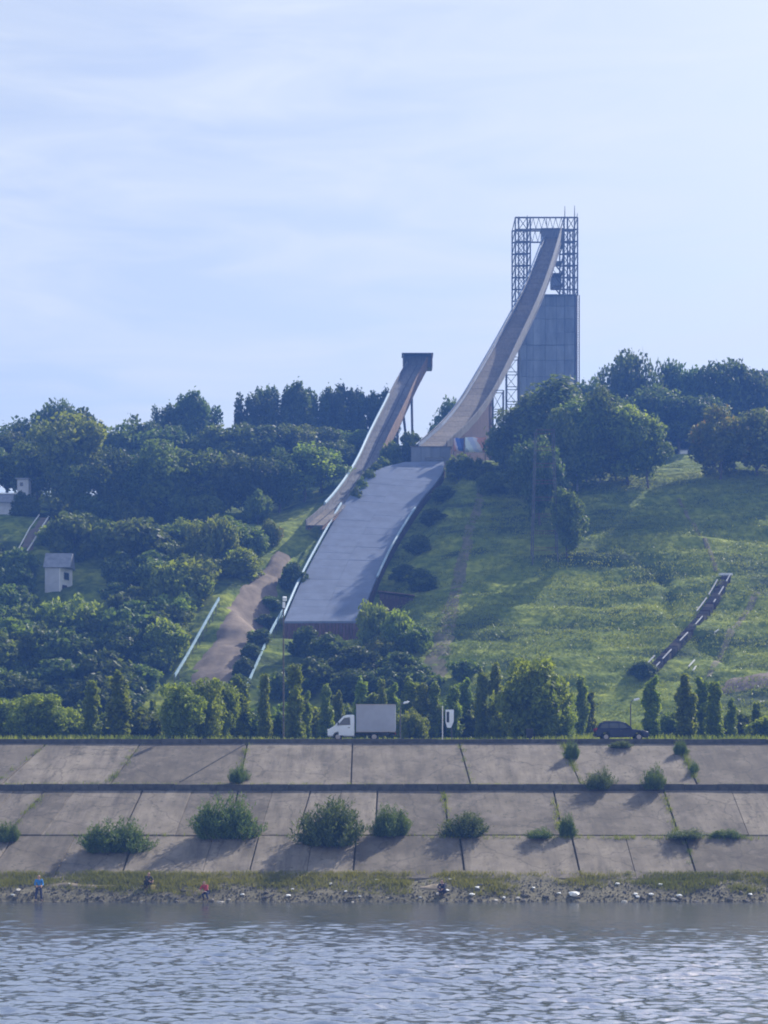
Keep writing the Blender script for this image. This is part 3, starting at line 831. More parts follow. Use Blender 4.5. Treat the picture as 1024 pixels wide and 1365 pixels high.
for px, Y, top, w, k in [(-10, 292, 572, 80, 'broad'), (40, 296, 556, 80, 'broad'), (80, 300, 540, 74, 'broad'), (112, 296, 552, 60, 'broad'), (150, 292, 566, 80, 'broad_mid'), (188, 296, 562, 70, 'broad'),
    (225, 290, 575, 80, 'broad'), (290, 292, 572, 84, 'broad_mid'), (340, 294, 570, 80, 'broad'), (390, 296, 565, 76, 'broad_mid'), (430, 298, 572, 70, 'broad'), (470, 302, 576, 60, 'broad_mid'), (505, 306, 584, 46, 'broad')]:
    TY(k, px, Y, top, w, 'broad tree behind the front row ' + ('above the white booth' if px < 135 else ('mid left wood' if px < 300 else 'left of the small inrun')), G)
for px, Y, top, w, nm in [(213, 312, 545, 26, 'b'), (234, 314, 541, 30, 'b'), (257, 312, 526, 44, 'a'), (272, 316, 534, 34, 'a'), (332, 318, 528, 34, 'c'), (350, 322, 518, 32, 'c'), (372, 320, 522, 32, 'c'), (396, 318, 513, 36, 'c'), (410, 322, 520, 30, 'c'),
    (428, 322, 530, 30, 'd'), (442, 324, 520, 30, 'd'), (458, 322, 514, 32, 'd'), (474, 325, 522, 28, 'd'), (490, 322, 525, 28, 'd'), (506, 326, 522, 24, 'd'), (518, 326, 520, 20, 'd')]:
    lab = {'a': 'tallest loose crowned tree on the left skyline', 'b': 'thin airy tree beside the loose crowned tree on the left skyline', 'c': 'tall aspen in the left one of two skyline clumps', 'd': 'tall aspen in the clump behind the small inrun'}[nm]
    TY('aspen', px, Y, top, w * 1.35, lab, 'tall skyline trees left of the jumps')
TY('broad', 598, 330, 534, 44, 'dark tree seen in the gap between both inruns')
TY('broad', 578, 318, 570, 26, 'low tree at the foot of the gap between both inruns')
TY('bush_dark', 545, 284, 578, 44, 'dark bush between small inrun and take-off block', 'bushes around the take-off')
TY('bush', 520, 283, 590, 34, 'bush under the right edge of the small inrun', 'bushes around the take-off')

# ---- trees right of the big inrun
G = 'trees on the right of the big jump'
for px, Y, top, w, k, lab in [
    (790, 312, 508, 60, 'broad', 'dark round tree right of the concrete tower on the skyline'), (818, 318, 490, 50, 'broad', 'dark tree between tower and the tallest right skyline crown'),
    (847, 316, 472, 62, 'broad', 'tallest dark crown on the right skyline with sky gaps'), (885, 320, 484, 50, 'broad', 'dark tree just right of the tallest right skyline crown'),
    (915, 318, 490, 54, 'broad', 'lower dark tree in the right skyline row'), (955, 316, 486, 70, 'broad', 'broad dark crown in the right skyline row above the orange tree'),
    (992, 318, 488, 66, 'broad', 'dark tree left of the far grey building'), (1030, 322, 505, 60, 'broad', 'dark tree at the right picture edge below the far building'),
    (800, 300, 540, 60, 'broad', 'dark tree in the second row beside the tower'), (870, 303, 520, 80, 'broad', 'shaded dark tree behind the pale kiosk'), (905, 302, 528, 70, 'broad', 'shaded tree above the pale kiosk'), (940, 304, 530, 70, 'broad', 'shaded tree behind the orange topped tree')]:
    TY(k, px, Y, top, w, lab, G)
for px, base, top, w, k, lab in [
    (780, 650, 530, 62, 'broad_mid', 'leafy tree between the tower tree and the sunlit crest tree'), (865, 652, 556, 56, 'broad_mid', 'rounded tree at the right end of the crest clump'), (750, 664, 548, 60, 'broad_mid', 'leafy tree low in the crest clump below the tower'),
    (740, 640, 506, 84, 'birch', 'tall tree covering the foot of the concrete tower'), (702, 632, 532, 72, 'broad_mid', 'round tree against the inrun support truss'), (770, 655, 538, 66, 'birch', 'tall tree with sunlit right edge on the slope crest'),
    (800, 645, 518, 56, 'birch', 'slim tree left of the sunlit yellow green tree'), (838, 648, 542, 78, 'broad_light', 'sunlit yellow green tree at the crest right of the tower'), (822, 640, 530, 50, 'birch', 'upright tree behind the sunlit yellow green tree'),
    (673, 625, 572, 46, 'bush', 'round bush tree right of the banners'), (720, 700, 586, 62, 'broad', 'shaded tree around the lattice mast'), (756, 744, 652, 44, 'broad_mid', 'small tree standing lowest on the open slope beside the lattice mast'),
    (700, 668, 600, 50, 'broad_mid', 'shaded tree left of the lattice mast'), (960, 640, 545, 76, 'autumn', 'tree with orange tinted top on the right crest'), (1010, 634, 548, 80, 'autumn', 'yellowing tree at the right picture edge crest'), (1050, 634, 556, 80, 'autumn', 'yellowing tree beyond the right picture edge')]:
    T(k, px, base, top, w, lab, G)
for k in range(16):
    px = 775 + k * 19 + random.uniform(-5, 5)
    TY('bush_dark', px, random.uniform(308, 316), random.uniform(575, 592), random.uniform(34, 46), 'dark undergrowth bush behind the pale kiosk' if 850 < px < 960 else ('dark undergrowth bush behind the sunlit yellow green tree' if px <= 850 else 'dark undergrowth bush behind the orange topped tree'), 'undergrowth below the right crest trees')
# ---- bushes right of the landing hill
G = 'bushes right of the landing hill'
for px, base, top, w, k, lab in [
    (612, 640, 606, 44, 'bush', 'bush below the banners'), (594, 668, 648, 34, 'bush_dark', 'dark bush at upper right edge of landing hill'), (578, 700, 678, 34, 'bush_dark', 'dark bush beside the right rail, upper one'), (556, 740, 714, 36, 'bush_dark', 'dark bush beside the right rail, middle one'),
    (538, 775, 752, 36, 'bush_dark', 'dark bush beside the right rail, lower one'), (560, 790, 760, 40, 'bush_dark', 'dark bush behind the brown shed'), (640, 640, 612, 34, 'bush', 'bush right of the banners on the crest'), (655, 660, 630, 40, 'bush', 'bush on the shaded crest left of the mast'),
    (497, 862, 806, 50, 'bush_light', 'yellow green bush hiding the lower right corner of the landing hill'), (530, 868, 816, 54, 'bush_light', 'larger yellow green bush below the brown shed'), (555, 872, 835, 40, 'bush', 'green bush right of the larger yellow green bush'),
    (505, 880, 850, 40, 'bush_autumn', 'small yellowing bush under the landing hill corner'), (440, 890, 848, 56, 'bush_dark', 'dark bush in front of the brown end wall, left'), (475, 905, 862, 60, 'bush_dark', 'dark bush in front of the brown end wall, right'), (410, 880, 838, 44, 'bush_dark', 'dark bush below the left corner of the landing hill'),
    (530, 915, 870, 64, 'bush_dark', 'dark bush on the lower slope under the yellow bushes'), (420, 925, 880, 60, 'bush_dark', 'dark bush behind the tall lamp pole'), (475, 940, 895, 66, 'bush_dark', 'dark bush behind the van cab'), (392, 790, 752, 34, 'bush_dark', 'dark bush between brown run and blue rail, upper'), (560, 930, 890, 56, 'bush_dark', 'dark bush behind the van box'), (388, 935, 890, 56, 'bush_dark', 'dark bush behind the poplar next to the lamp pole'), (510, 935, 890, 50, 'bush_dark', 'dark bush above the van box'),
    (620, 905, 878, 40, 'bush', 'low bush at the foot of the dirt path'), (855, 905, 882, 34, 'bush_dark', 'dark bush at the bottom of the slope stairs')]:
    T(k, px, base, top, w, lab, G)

for px, Y, top, w in [(512, 277.5, 610, 24), (502, 275, 617, 22), (493, 271.5, 626, 20), (484, 268, 637, 19), (476, 265, 649, 17)]:
    TY('bush', px, Y, top, w, 'bush in the strip between small inrun and landing hill', 'bushes between small inrun and landing hill')
for k in range(14):
    px = 70 + k * 21 + random.uniform(-5, 5)
    TY(random.choice(['bush_dark', 'bush_dark', 'bush']), px, random.uniform(257.5, 260), random.uniform(655, 685), random.uniform(36, 50), 'dark shrub at the foot of the left wood, ' + ('behind the white booth' if px < 135 else ('near its middle' if px < 270 else 'towards the small inrun')), 'shrubs at the foot of the left wood')


# ---- shrubs of the left slope
rg_b = random.Random(3)
G = 'shrubs covering the left slope'
def slope_ok(px, py):
    if 250 < px < 400:      # the brown run and its verge
        xr = 385 + (py - 738) * (-125 / 172)
        if py > 720 and xr - 38 < px < xr + 60: return False
    if 795 < py < 985 and px > 292 - (py - 812) * 0.58 - 26: return False
    if 42 < px < 150 and 735 < py < 862: return False
    if px < 75 and abs(px - (65 - (py - 690) * 0.8)) < 22 and py < 800: return False
    if px < 45 and py < 740: return False
    return True
seen_rows = {}; ORD = ['none', 'first', 'second', 'third', 'fourth', 'fifth', 'sixth', 'seventh', 'eighth', 'ninth', 'tenth', 'eleventh', 'twelfth']
for row, py in enumerate(range(722, 975, 18)):
    px = -30 + (row % 2) * 16
    while px < 372:
        qx, qy = px + rg_b.uniform(-10, 10), py + rg_b.uniform(-6, 6)
        px += rg_b.uniform(34, 48)
        if not slope_ok(qx, qy): continue
        if qx > 330 and qy < 770: continue
        big = rg_b.random() < .22; h = rg_b.uniform(26, 46) * (1 if py > 750 else 0.7) * (1.45 if big else 1); w = rg_b.uniform(40, 66) * (1.35 if big else 1)
        lightness = float(fbm(np.array(qx * 0.012), np.array(qy * 0.016), 77, 2))
        k = 'bush_light' if lightness > 0.12 else ('bush' if lightness > -0.22 else 'bush_dark')
        tone = {'bush_light': 'pale green', 'bush': 'mid green', 'bush_dark': 'dark green'}[k]
        where = 'left of the white booth' if qx < 60 and qy < 830 else ('right of the white booth' if qx < 200 and qy < 800 else ('near the brown run' if qx > 230 else ('behind the poplars' if qy > 870 else 'on the left slope')))
        nrow = ('topmost' if row < 2 else ('second' if row < 4 else ('third' if row < 6 else ('fourth' if row < 8 else ('fifth' if row < 10 else ('sixth' if row < 12 else 'lowest'))))))
        seen_rows[row] = seen_rows.get(row, 0) + 1
        size = 'broad' if w > 60 else ('small' if w < 50 else 'rounded')
        T(k, qx, qy, qy - h, w, f"{size} {tone} shrub {where}, {ORD[seen_rows[row]]} from left in {nrow} {'upper' if row % 2 == 0 else 'lower'} row", G, rg=rg_b)
for px, base, top, w, k, lab in [(285, 760, 692, 70, 'bush_light', 'large round sunlit shrub on the bench left of the brown run'), (330, 745, 702, 50, 'bush', 'shrub between the large round shrub and the brown run'), (362, 730, 698, 30, 'bush_autumn', 'yellowing shrub above the brown run'),
                               (100, 745, 688, 70, 'bush', 'round shrub on the bench right of the stepped path'), (150, 752, 700, 60, 'bush', 'shrub on the bench under the wood, left'), (205, 745, 703, 56, 'bush', 'shrub on the bench under the wood, right'), (96, 856, 800, 84, 'bush_light', 'pale sunlit shrub just below the white booth')]:
    T(k, px, base, top, w, lab, 'larger shrubs on the bench of the left slope')

for px, base, h in [(318, 922, 22), (326, 900, 22), (336, 878, 20), (346, 858, 20), (354, 838, 18), (360, 815, 18)]:
    T('bush_dark', px, base, base - h, 28, 'low dark bush between the brown run and the right blue rail', 'low bushes beside the brown run')
# ---- roadside poplars and trees on the flat behind the road
G = 'young poplars along the road'
for px, Y, top, w in [(122, 160, 898, 25), (160, 160, 897, 27), (205, 172, 925, 20), (320, 168, 905, 26), (352, 160, 903, 22), (394, 158, 888, 26), (408, 161, 915, 20), (435, 165, 908, 24), (452, 168, 925, 18), (480, 172, 902, 26), (497, 172, 915, 22), (508, 170, 908, 20), (522, 172, 915, 24), (545, 176, 898, 24), (562, 172, 910, 22), (580, 172, 905, 24),
                      (605, 172, 910, 24), (622, 176, 905, 22), (641, 166, 884, 22), (661, 166, 882, 22), (685, 172, 895, 20), (775, 172, 905, 24), (786, 174, 915, 18), (870, 160, 903, 24), (915, 160, 894, 30), (935, 165, 905, 20), (952, 158, 904, 24), (975, 168, 930, 18), (1010, 170, 935, 18), (20, 168, 935, 24), (75, 170, 925, 24), (255, 170, 915, 24), (-20, 165, 905, 24), (1050, 165, 905, 24)]:
    where = 'left of the round roadside tree' if px < 230 else ('below the blue rails' if px < 415 else ('behind the white van' if px < 560 else ('between van and pale willow' if px < 690 else ('right of the pale willow' if px < 800 else 'right of the dark car'))))
    w *= random.uniform(.75, 1.15); top += random.uniform(-4, 10)
    TY('poplar', px, Y, top, w, f"{'tall' if top < 902 else 'short'} slim poplar {where}", G)
TY('willow', 712, 160, 880, 88, 'large pale green willow beside the road')
TY('willow', 748, 163, 924, 44, 'smaller pale green tree right of the large willow')
TY('willow', 240, 156, 912, 62, 'round bright green tree beside the road near the brown run')
TY('willow', 275, 160, 905, 56, 'light green tree right of the round roadside tree')
TY('willow', 300, 163, 910, 40, 'slim light green tree under the brown run')
TY('willow', 50, 160, 925, 70, 'light green roadside tree at far left')
TY('willow', 10, 166, 930, 60, 'light green tree at the left picture edge')
for px, Y, top, w, k in [(90, 166, 945, 60, 'bush_light'), (140, 168, 950, 60, 'bush'), (190, 166, 945, 60, 'bush'), (330, 170, 945, 60, 'bush'), (375, 172, 940, 60, 'bush'), (420, 170, 945, 60, 'bush_light'), (460, 176, 940, 56, 'bush'), (545, 165, 948, 50, 'bush_light'),
                         (590, 176, 938, 60, 'bush'), (635, 176, 935, 60, 'bush'), (665, 165, 948, 46, 'bush_light'), (895, 172, 948, 44, 'bush'), (985, 172, 948, 50, 'bush'), (1020, 166, 955, 40, 'bush_light'), (30, 172, 945, 60, 'bush')]:
    TY(k, px, Y, top, w, 'low roadside bush ' + ('left of the van' if px < 430 else ('between van and willow' if px < 690 else 'right of the willow')), 'low bushes behind the road')

# ---- shrubs rooted in the slab joints
G = 'shrubs growing from the slab joints'
for px, py, w, h, lab in [(155, 1137, 98, 46, 'spreading shrub on the lowest slabs, leftmost large one'), (302, 1119, 96, 60, 'tall shrub on the slabs left of centre'), (446, 1128, 96, 64, 'largest shrub on the slabs at the centre'), (520, 1114, 58, 42, 'shrub attached to the right of the largest one'),
                          (624, 1116, 66, 34, 'low rounded shrub right of centre on the slab joint'), (757, 1116, 26, 32, 'small dark round shrub on the lower joint'), (803, 1052, 42, 28, 'left one of two shrubs on the upper kerb'), (874, 1052, 38, 32, 'right one of two shrubs on the upper kerb'),
                          (320, 1043, 26, 24, 'small shrub on the upper kerb at a slab joint'), (10, 1122, 34, 28, 'shrub at the left picture edge on the slabs'), (722, 1117, 44, 14, 'low weed patch left of the small dark shrub'), (920, 1117, 60, 12, 'low weed patch on the right part of the lower joint'), (968, 1117, 46, 12, 'last weed patch on the right of the lower joint'),
                          (762, 1012, 22, 26, 'weed tuft in an upper slab joint below the road, left of the car'), (908, 1006, 22, 20, 'weed tuft in an upper slab joint right of the car'), (925, 1030, 16, 16, 'weed tuft halfway up the joint right of the car'), (830, 997, 34, 10, 'sparse weeds at the slab top under the car')]:
    p = on_emb(px, py)
    s = p.y / F
    plant('sallow', p, h * s * .9, w * s * .88, lab, G)

# ---- grasses (uncounted)
def blades(pts, hh, ww, name, per=4, mat=None, spread=0.25, lean=0.35):
    pts = np.asarray(pts); N = len(pts) * per
    p = np.repeat(pts, per, 0) + np.c_[RNG.normal(size=(N, 2)) * spread, np.zeros(N)]
    h = hh * (0.5 + RNG.random(N)); a = RNG.random(N) * 6.28
    sx, sy = np.cos(a) * ww / 2, np.sin(a) * ww / 2
    l = RNG.normal(size=(N, 2)) * lean * h[:, None]
    b0 = p + np.c_[-sx, -sy, np.full(N, -0.05)]; b1 = p + np.c_[sx, sy, np.full(N, -0.05)]
    t1 = p + np.c_[l[:, 0] + sx * .3, l[:, 1] + sy * .3, h]; t0 = p + np.c_[l[:, 0] - sx * .3, l[:, 1] - sy * .3, h]
    V = np.stack([b0, b1, t1, t0], 1).reshape(-1, 3)
    base_t = np.clip(0.5 + 1.1 * fbm(p[:, 0] * 0.09, p[:, 1] * 0.12, 91, 3), 0, 1)
    me = np_mesh(name, V, np.arange(N * 4).reshape(-1, 4), mat or M['grass'], tint=np.clip(base_t * 0.7 + 0.3 * RNG.random(N), 0, 1))
    return tag(link_mesh(name, me, None), kind='stuff')
pts = []
while len(pts) < 20000:
    x, y = random.uniform(-5, 105), random.uniform(186, 285)
    if x > (1100 - 512) * y / F or (x < 8 and y < 215 and random.random() < .5): continue
    if on_landing(x, y): continue
    if fbm(np.array(x * 0.16), np.array(y * 0.35), 13, 3) < random.uniform(-0.45, 0.25): continue
    pts.append((x, y, ground(x, y)))
blades(pts, 0.16, 0.16, 'hill_grass', 6, spread=0.5, lean=0.7)
pts = []
for k in range(9000):
    y = random.uniform(149, 190); x = random.uniform(-62, 62)
    if abs(x) > (600 * y / F): continue
    pts.append((x, y, ground(x, y)))
blades(pts, 0.55, 0.16, 'roadside_grass', 3)
pts = []
while len(pts) < 6800:
    x = random.uniform(-34, 34); y = random.uniform(112.6, 115.9)
    lim = 0.25 * math.sin(x * 0.33) + 0.2 * math.sin(x * 0.9 + 1) + (0.35 if x < 2 else -0.05)
    if fbm(np.array(x * 0.35), np.array(y * 0.9), 15, 3) < random.uniform(-0.5, 0.3) - lim + 0.5 * max(0, 114.2 - y): continue
    pts.append((x, y, max(bz1(x, y), ez(y) if y > 115.2 else 0)))
blades(pts, 0.19, 0.045, 'beach_grass', 6, mat=M['dry_grass'], spread=0.14)
# weeds along joints and kerbs
pts = []
for (a, b, n) in [((0, 1047), (1024, 1049), 520), ((560, 1117), (1010, 1118), 260), ((60, 1113), (560, 1115), 60), ((628, 1045), (612, 992), 30), ((775, 1045), (750, 992), 150), ((930, 1045), (905, 992), 130), ((745, 1110), (738, 1056), 50), ((903, 1112), (885, 1058), 60), ((145, 1044), (187, 992), 50), ((2, 1040), (60, 994), 40), ((10, 1112), (58, 1062), 60), ((598, 1110), (592, 1058), 50), ((925, 1160), (912, 1122), 20), ((318, 1044), (330, 992), 60)]:
    for k in range(n):
        t = random.random(); q = on_emb(a[0] + (b[0] - a[0]) * t + random.gauss(0, 2.0), a[1] + (b[1] - a[1]) * t + random.gauss(0, 0.6), 0.0)
        if vnoise(np.array(q.x * 0.5), np.array(q.y * 0.8), 8) > random.uniform(-0.5, 0.2): pts.append(tuple(q))
blades(pts, 0.22, 0.04, 'joint_weeds', 7, spread=0.12)

# ------------------------------------------------------------------ dirt runs and paths
run = [xy(378, 740), xy(355, 772), xy(338, 797), xy(318, 832), xy(303, 862), xy(281, 912), xy(272, 940)]
ribbon('brown_landing_run', run, [2.6, 3.6, 4.2, 4.6, 4.8, 5.4, 5.6], M['earth'], 0.28, rough=0.12)
ribbon('dirt_path', [xy(648, 632), xy(636, 680), xy(618, 740), xy(604, 800), xy(590, 860), xy(572, 905)], [1.3, 1.5, 1.9, 2.3, 2.6, 3.4], M['worn_turf'], 0.06)
ribbon('hill_footpath', [xy(905, 668), xy(925, 700), xy(942, 730), xy(955, 765)], [0.7, 0.8, 0.8, 0.8], M['worn_turf'], 0.07)
ribbon('bare_bank', [xy(950, 918), xy(985, 912), xy(1030, 905), xy(1075, 900)], [1.0, 3.5, 4.5, 4.5], M['earth'], 0.10, rough=0.3)
ribbon('slope_track', [xy(1010, 790), xy(985, 830), xy(962, 870), xy(945, 905)], [1.2, 1.1, 1.0, .8], M['worn_turf'], 0.05)
ribbon('bench_path', [xy(128, 700), xy(180, 708), xy(230, 712), xy(290, 714), xy(345, 716)], [1.2] * 5, M['earth_dark'], 0.08)
ribbon('left_slope_path', [xy(60, 692), xy(46, 712), xy(32, 738), xy(10, 765), xy(-20, 790)], [1.6, 1.7, 1.8, 2.0, 2.2], M['earth'], 0.10)

# ------------------------------------------------------------------ ski jump inruns
def spline(pts, n):
    pts = [Vector(p) for p in pts]; q = [pts[0] * 2 - pts[1]] + pts + [pts[-1] * 2 - pts[-2]]
    out = []
    for i in range(1, len(q) - 2):
        for k in range(24):
            t = k / 24; a, b, c, d = q[i - 1], q[i], q[i + 1], q[i + 2]
            out.append(0.5 * ((2 * b) + (c - a) * t + (2 * a - 5 * b + 4 * c - d) * t * t + (3 * b - a - 3 * c + d) * t ** 3))
    out.append(pts[-1])
    L = [0]
    for a, b in zip(out[:-1], out[1:]): L.append(L[-1] + (b - a).length)
    res = []
    for k in range(n + 1):
        s = L[-1] * k / n
        i = max(0, min(len(L) - 2, int(np.searchsorted(L, s)) - 1))
        t = (s - L[i]) / max(1e-9, L[i + 1] - L[i])
        res.append(out[i].lerp(out[i + 1], t))
    return res
XA = Vector((1, 0, 0))
def frame(path, i):
    d = (path[min(i + 1, len(path) - 1)] - path[max(i - 1, 0)]).normalized()
    up = d.cross(XA); 
    if up.z < 0: up = -up
    return d, up.normalized()
def strip_parts(root, name, path, x0, x1, z0, z1, mat, gap=0.0, mats=None):
    """one box per path step: from x0 to x1 across and z0 to z1 along the deck normal"""
    fx0, fx1 = x0, x1
    for i in range(len(path) - 1):
        if callable(fx0): x0, x1 = fx0(i / (len(path) - 1)), fx1(i / (len(path) - 1))
        a, b = path[i], path[i + 1]; d = (b - a).normalized()
        _, ua = frame(path, i); _, ub = frame(path, i + 1)
        a2, b2 = a + d * gap, b - d * gap
        j = random.uniform(-0.012, 0.012)
        p = [a2 + XA*x0 + ua*(z0+j), a2 + XA*x1 + ua*(z0+j), b2 + XA*x1 + ub*(z0+j), b2 + XA*x0 + ub*(z0+j), a2 + XA*x0 + ua*(z1+j), a2 + XA*x1 + ua*(z1+j), b2 + XA*x1 + ub*(z1+j), b2 + XA*x0 + ub*(z1+j)]
        mb = MB(); mb.hexa(p)
        mk(name, mb, mats(i) if mats else mat, root)

# big jump
path = spline([P(737, 318, 361), P(722.5, 360, 346), P(706, 400, 334), P(683, 446, 322), P(654, 500, 307), P(632, 537, 297), P(608, 567, 288), P(577, 595, 279)], 40)
big = empty('ski_jump_inrun', (path[-1].x, path[-1].y, ground(path[-1].x, path[-1].y)), 0, 'tall curved ski jump inrun with tan deck leading down from the lattice tower', 'ski jump')
BW = lambda t: 1.65 + 0.65 * min(1, t / 0.7)
strip_parts(big, 'deck_panel', path, lambda t: -BW(t), BW, -0.18, 0.0, M['deck_tan'], 0.04)
wl_path = path[::2]
strip_parts(big, 'side_wall', wl_path, lambda t: -BW(t) - .25, lambda t: -BW(t) - .1, -0.9, 0.75, M['wall_paint'], 0.02)
for i in range(len(wl_path) - 1):
    strip_parts(big, 'side_wall', wl_path[i:i + 2], BW(i / 20) + .1, BW(i / 20) + .25, -0.9, 0.8 + 1.9 * max(0, 1 - i / 15), M['deck_grey'], 0.02)
mb = MB(); mb.tube([p + XA * (BW(i / 40) + .17) + frame(path, i)[1] * (0.95 + 1.9 * max(0, 1 - i / 30)) for i, p in enumerate(path)], .09, 6); mk('handrail', mb, M['deck_grey'], big)
for sx, zz, m, r in [(-2.3, 0.98, 'steel', .11), (-2.95, 0.35, 'wall_paint', .13)]:
    mb = MB(); mb.tube([p + XA * (sx + 2.3 - BW(i / 40)) + frame(path, i)[1] * zz for i, p in enumerate(path)], r, 6); mk('handrail', mb, M[m], big)
for sx in (-1.9, 1.9):
    mb = MB(); mb.tube([p + XA * sx - frame(path, i)[1] * 0.55 for i, p in enumerate(path)], 0.28, 4); mk('girder', mb, M['steel'], big)
    mb = MB(); mb.tube([p + XA * sx - frame(path, i)[1] * 2.0 for i, p in enumerate(path[:34])], 0.16, 4); mk('lower_chord', mb, M['steel'], big)
    mb = MB()
    for i in range(0, 32, 2):
        _, u0 = frame(path, i); _, u1 = frame(path, i + 1); _, u2 = frame(path, i + 2)
        mb.tube([path[i] + XA*sx - u0*.6, path[i + 1] + XA*sx - u1*2.0], .09, 4); mb.tube([path[i + 1] + XA*sx - u1*2.0, path[i + 2] + XA*sx - u2*.6], .09, 4)
    mk('truss_web', mb, M['steel'], big)
# start house at the top
t = path[0]
mb = MB(); mb.box(t + Vector((0, 1.4, 0.3)), (5.0, 2.8, 3.6)); mk('start_house', mb, M['deck_grey'], big)
mb = MB(); mb.box(t + Vector((0, 1.4, 2.25)), (5.4, 3.2, 0.2)); mk('start_roof', mb, M['steel'], big)
# supports below the inrun
def lattice_pier(root, x, Y, ztop, w, dpt, nb, name='pier_leg', mat=None, brace='pier_brace'):
    zb = ground(x, Y) - 0.4
    mat = mat or M['steel']
    cs = [(-w/2, -dpt/2), (w/2, -dpt/2), (w/2, dpt/2), (-w/2, dpt/2)]
    for cx, cy in cs:
        mb = MB(); mb.tube([(x + cx, Y + cy, zb), (x + cx, Y + cy, ztop)], 0.15, 4); mk(name, mb, mat, root)
    for k in range(nb + 1):
        z = zb + (ztop - zb) * k / nb
        for i in range(4):
            a, b = cs[i], cs[(i + 1) % 4]
            mb = MB(); mb.tube([(x+a[0], Y+a[1], z), (x+b[0], Y+b[1], z)], 0.09, 4); mk(brace, mb, mat, root)
            if k < nb:
                z2 = zb + (ztop - zb) * (k + 1) / nb
                mb = MB(); mb.tube([(x+a[0], Y+a[1], z), (x+b[0], Y+b[1], z2)], 0.07, 4); mk(brace, mb, mat, root)
q = P(683, 478, 318); lattice_pier(big, q.x, q.y, q.z, 2.4, 2.4, 8)
q = P(664, 522, 303); lattice_pier(big, q.x, q.y, q.z, 2.0, 2.0, 4)
# board skirt below the lower right side, boards one by one
k0 = 30
for i in range(k0, 40):
    for h in range(3):
        a = path[i].lerp(path[i + 1], h / 3); b = path[i].lerp(path[i + 1], (h + 1) / 3 - 0.03)
        zg = min(ground(a.x + 2.3, a.y), a.z - 0.6) - 0.3
        mb = MB(); mb.hexa([Vector((a.x+2.25, a.y, zg)), Vector((a.x+2.37, a.y, zg)), Vector((b.x+2.37, b.y, zg)), Vector((b.x+2.25, b.y, zg)), a+XA*2.25-Vector((0,0,.3)), a+XA*2.37-Vector((0,0,.3)), b+XA*2.37-Vector((0,0,.3)), b+XA*2.25-Vector((0,0,.3))])
        mk('skirt_board', mb, M['brick_wall'], big)
# take-off block
lip = path[-1]
c0, c1 = P(548, 616, 278.6), P(601, 596, 278.6)
tb = empty('take_off_block', ((c0.x + c1.x) / 2, 279.5, c0.z), 0, 'grey concrete take-off block under the end of the big inrun', 'take-off block')
wd = (c1.x - c0.x) / 4
for k in range(4):
    mb = MB(); mb.box((c0.x + wd * (k + .5), 279.6, (c0.z + c1.z) / 2 - .5), (wd - 0.05, 2.0, c1.z - c0.z + 1.0)); mk('concrete_panel', mb, M['tower_concrete'], tb)
mb = MB(); mb.box(((c0.x + c1.x) / 2, 279.6, c1.z + 0.07), (c1.x - c0.x + .3, 2.3, 0.14)); mk('cap_slab', mb, M['deck_tan'], tb)
mb = MB(); mb.box(((c0.x + c1.x) / 2 + .6, 278.57, c0.z + 0.55), (3.4, 0.1, 0.5)); mk('slot_window', mb, M['glass'], tb)

# lattice tower
TY0, TDP = 366.0, 9.0
def tx(px): return (px - 512) * TY0 / F
def tz(py): return EYE + (YH - py) * TY0 / F
tower = empty('jump_tower', (tx(728), TY0, ground(tx(728), TY0)), 0, 'grey concrete tower with open steel lattice frame round the top of the big inrun', 'tower')
ztop, zbody = tz(290), tz(394)
cols = [(687, 707), (752, 770)]
for (a, b) in cols:
    for px in (a, a + 4.5, b - 4, b):
        for yy in (0, TDP):
            low = zbody - 6 if px < 720 else zbody
            mb = MB(); mb.box((tx(px), TY0 + yy, (ztop + low) / 2), (0.32, 0.32, ztop - low)); mk('post', mb, M['steel'], tower)
    for py in (290, 306, 322, 338, 354, 370, 386):
        for yy in (0, TDP):
            mb = MB(); mb.tube([(tx(a), TY0 + yy, tz(py)), (tx(b), TY0 + yy, tz(py))], 0.21, 4); mk('crossbar', mb, M['steel'], tower)
        mb = MB()
        for px in (a, b): mb.tube([(tx(px), TY0, tz(py)), (tx(px), TY0 + TDP, tz(py))], 0.12, 4)
        mk('side_bar', mb, M['steel'], tower)
    for py in (290, 306, 322, 338, 354, 370):
        for yy in (0, TDP):
            mb = MB(); mb.tube([(tx(a + 4.5), TY0 + yy, tz(py)), (tx(b - 4), TY0 + yy, tz(py + 16))], 0.10, 4); mk('brace', mb, M['steel'], tower)
            mb = MB(); mb.tube([(tx(b - 4), TY0 + yy, tz(py)), (tx(a + 4.5), TY0 + yy, tz(py + 16))], 0.10, 4); mk('brace', mb, M['steel'], tower)
for py in (290, 305.5):
    for yy in (0, TDP):
        mb = MB(); mb.tube([(tx(707), TY0 + yy, tz(py)), (tx(752), TY0 + yy, tz(py))], 0.2, 4); mk('top_beam', mb, M['steel'], tower)
mb = MB()
for yy in (0, TDP):
    for k in range(6):
        x0, x1 = 707 + 45 * k / 6, 707 + 45 * (k + 1) / 6
        for u, v, c, d in ((x0, 305, (x0 + x1) / 2, 290.5), ((x0 + x1) / 2, 290.5, x1, 305)):
            mb = MB(); mb.tube([(tx(u), TY0 + yy, tz(v)), (tx(c), TY0 + yy, tz(d))], .08, 4); mk('brace', mb, M['steel'], tower)
for px, top, yy in [(753, 275, 0), (766, 274, 0), (771, 280, 2), (731, 282, 4), (692, 284, 3), (703, 287, 0)]:
    mb = MB(); mb.tube([(tx(px), TY0 + yy, tz(292)), (tx(px), TY0 + yy, tz(top))], [0.12, 0.06], 5); mk('antenna', mb, M['steel'], tower)
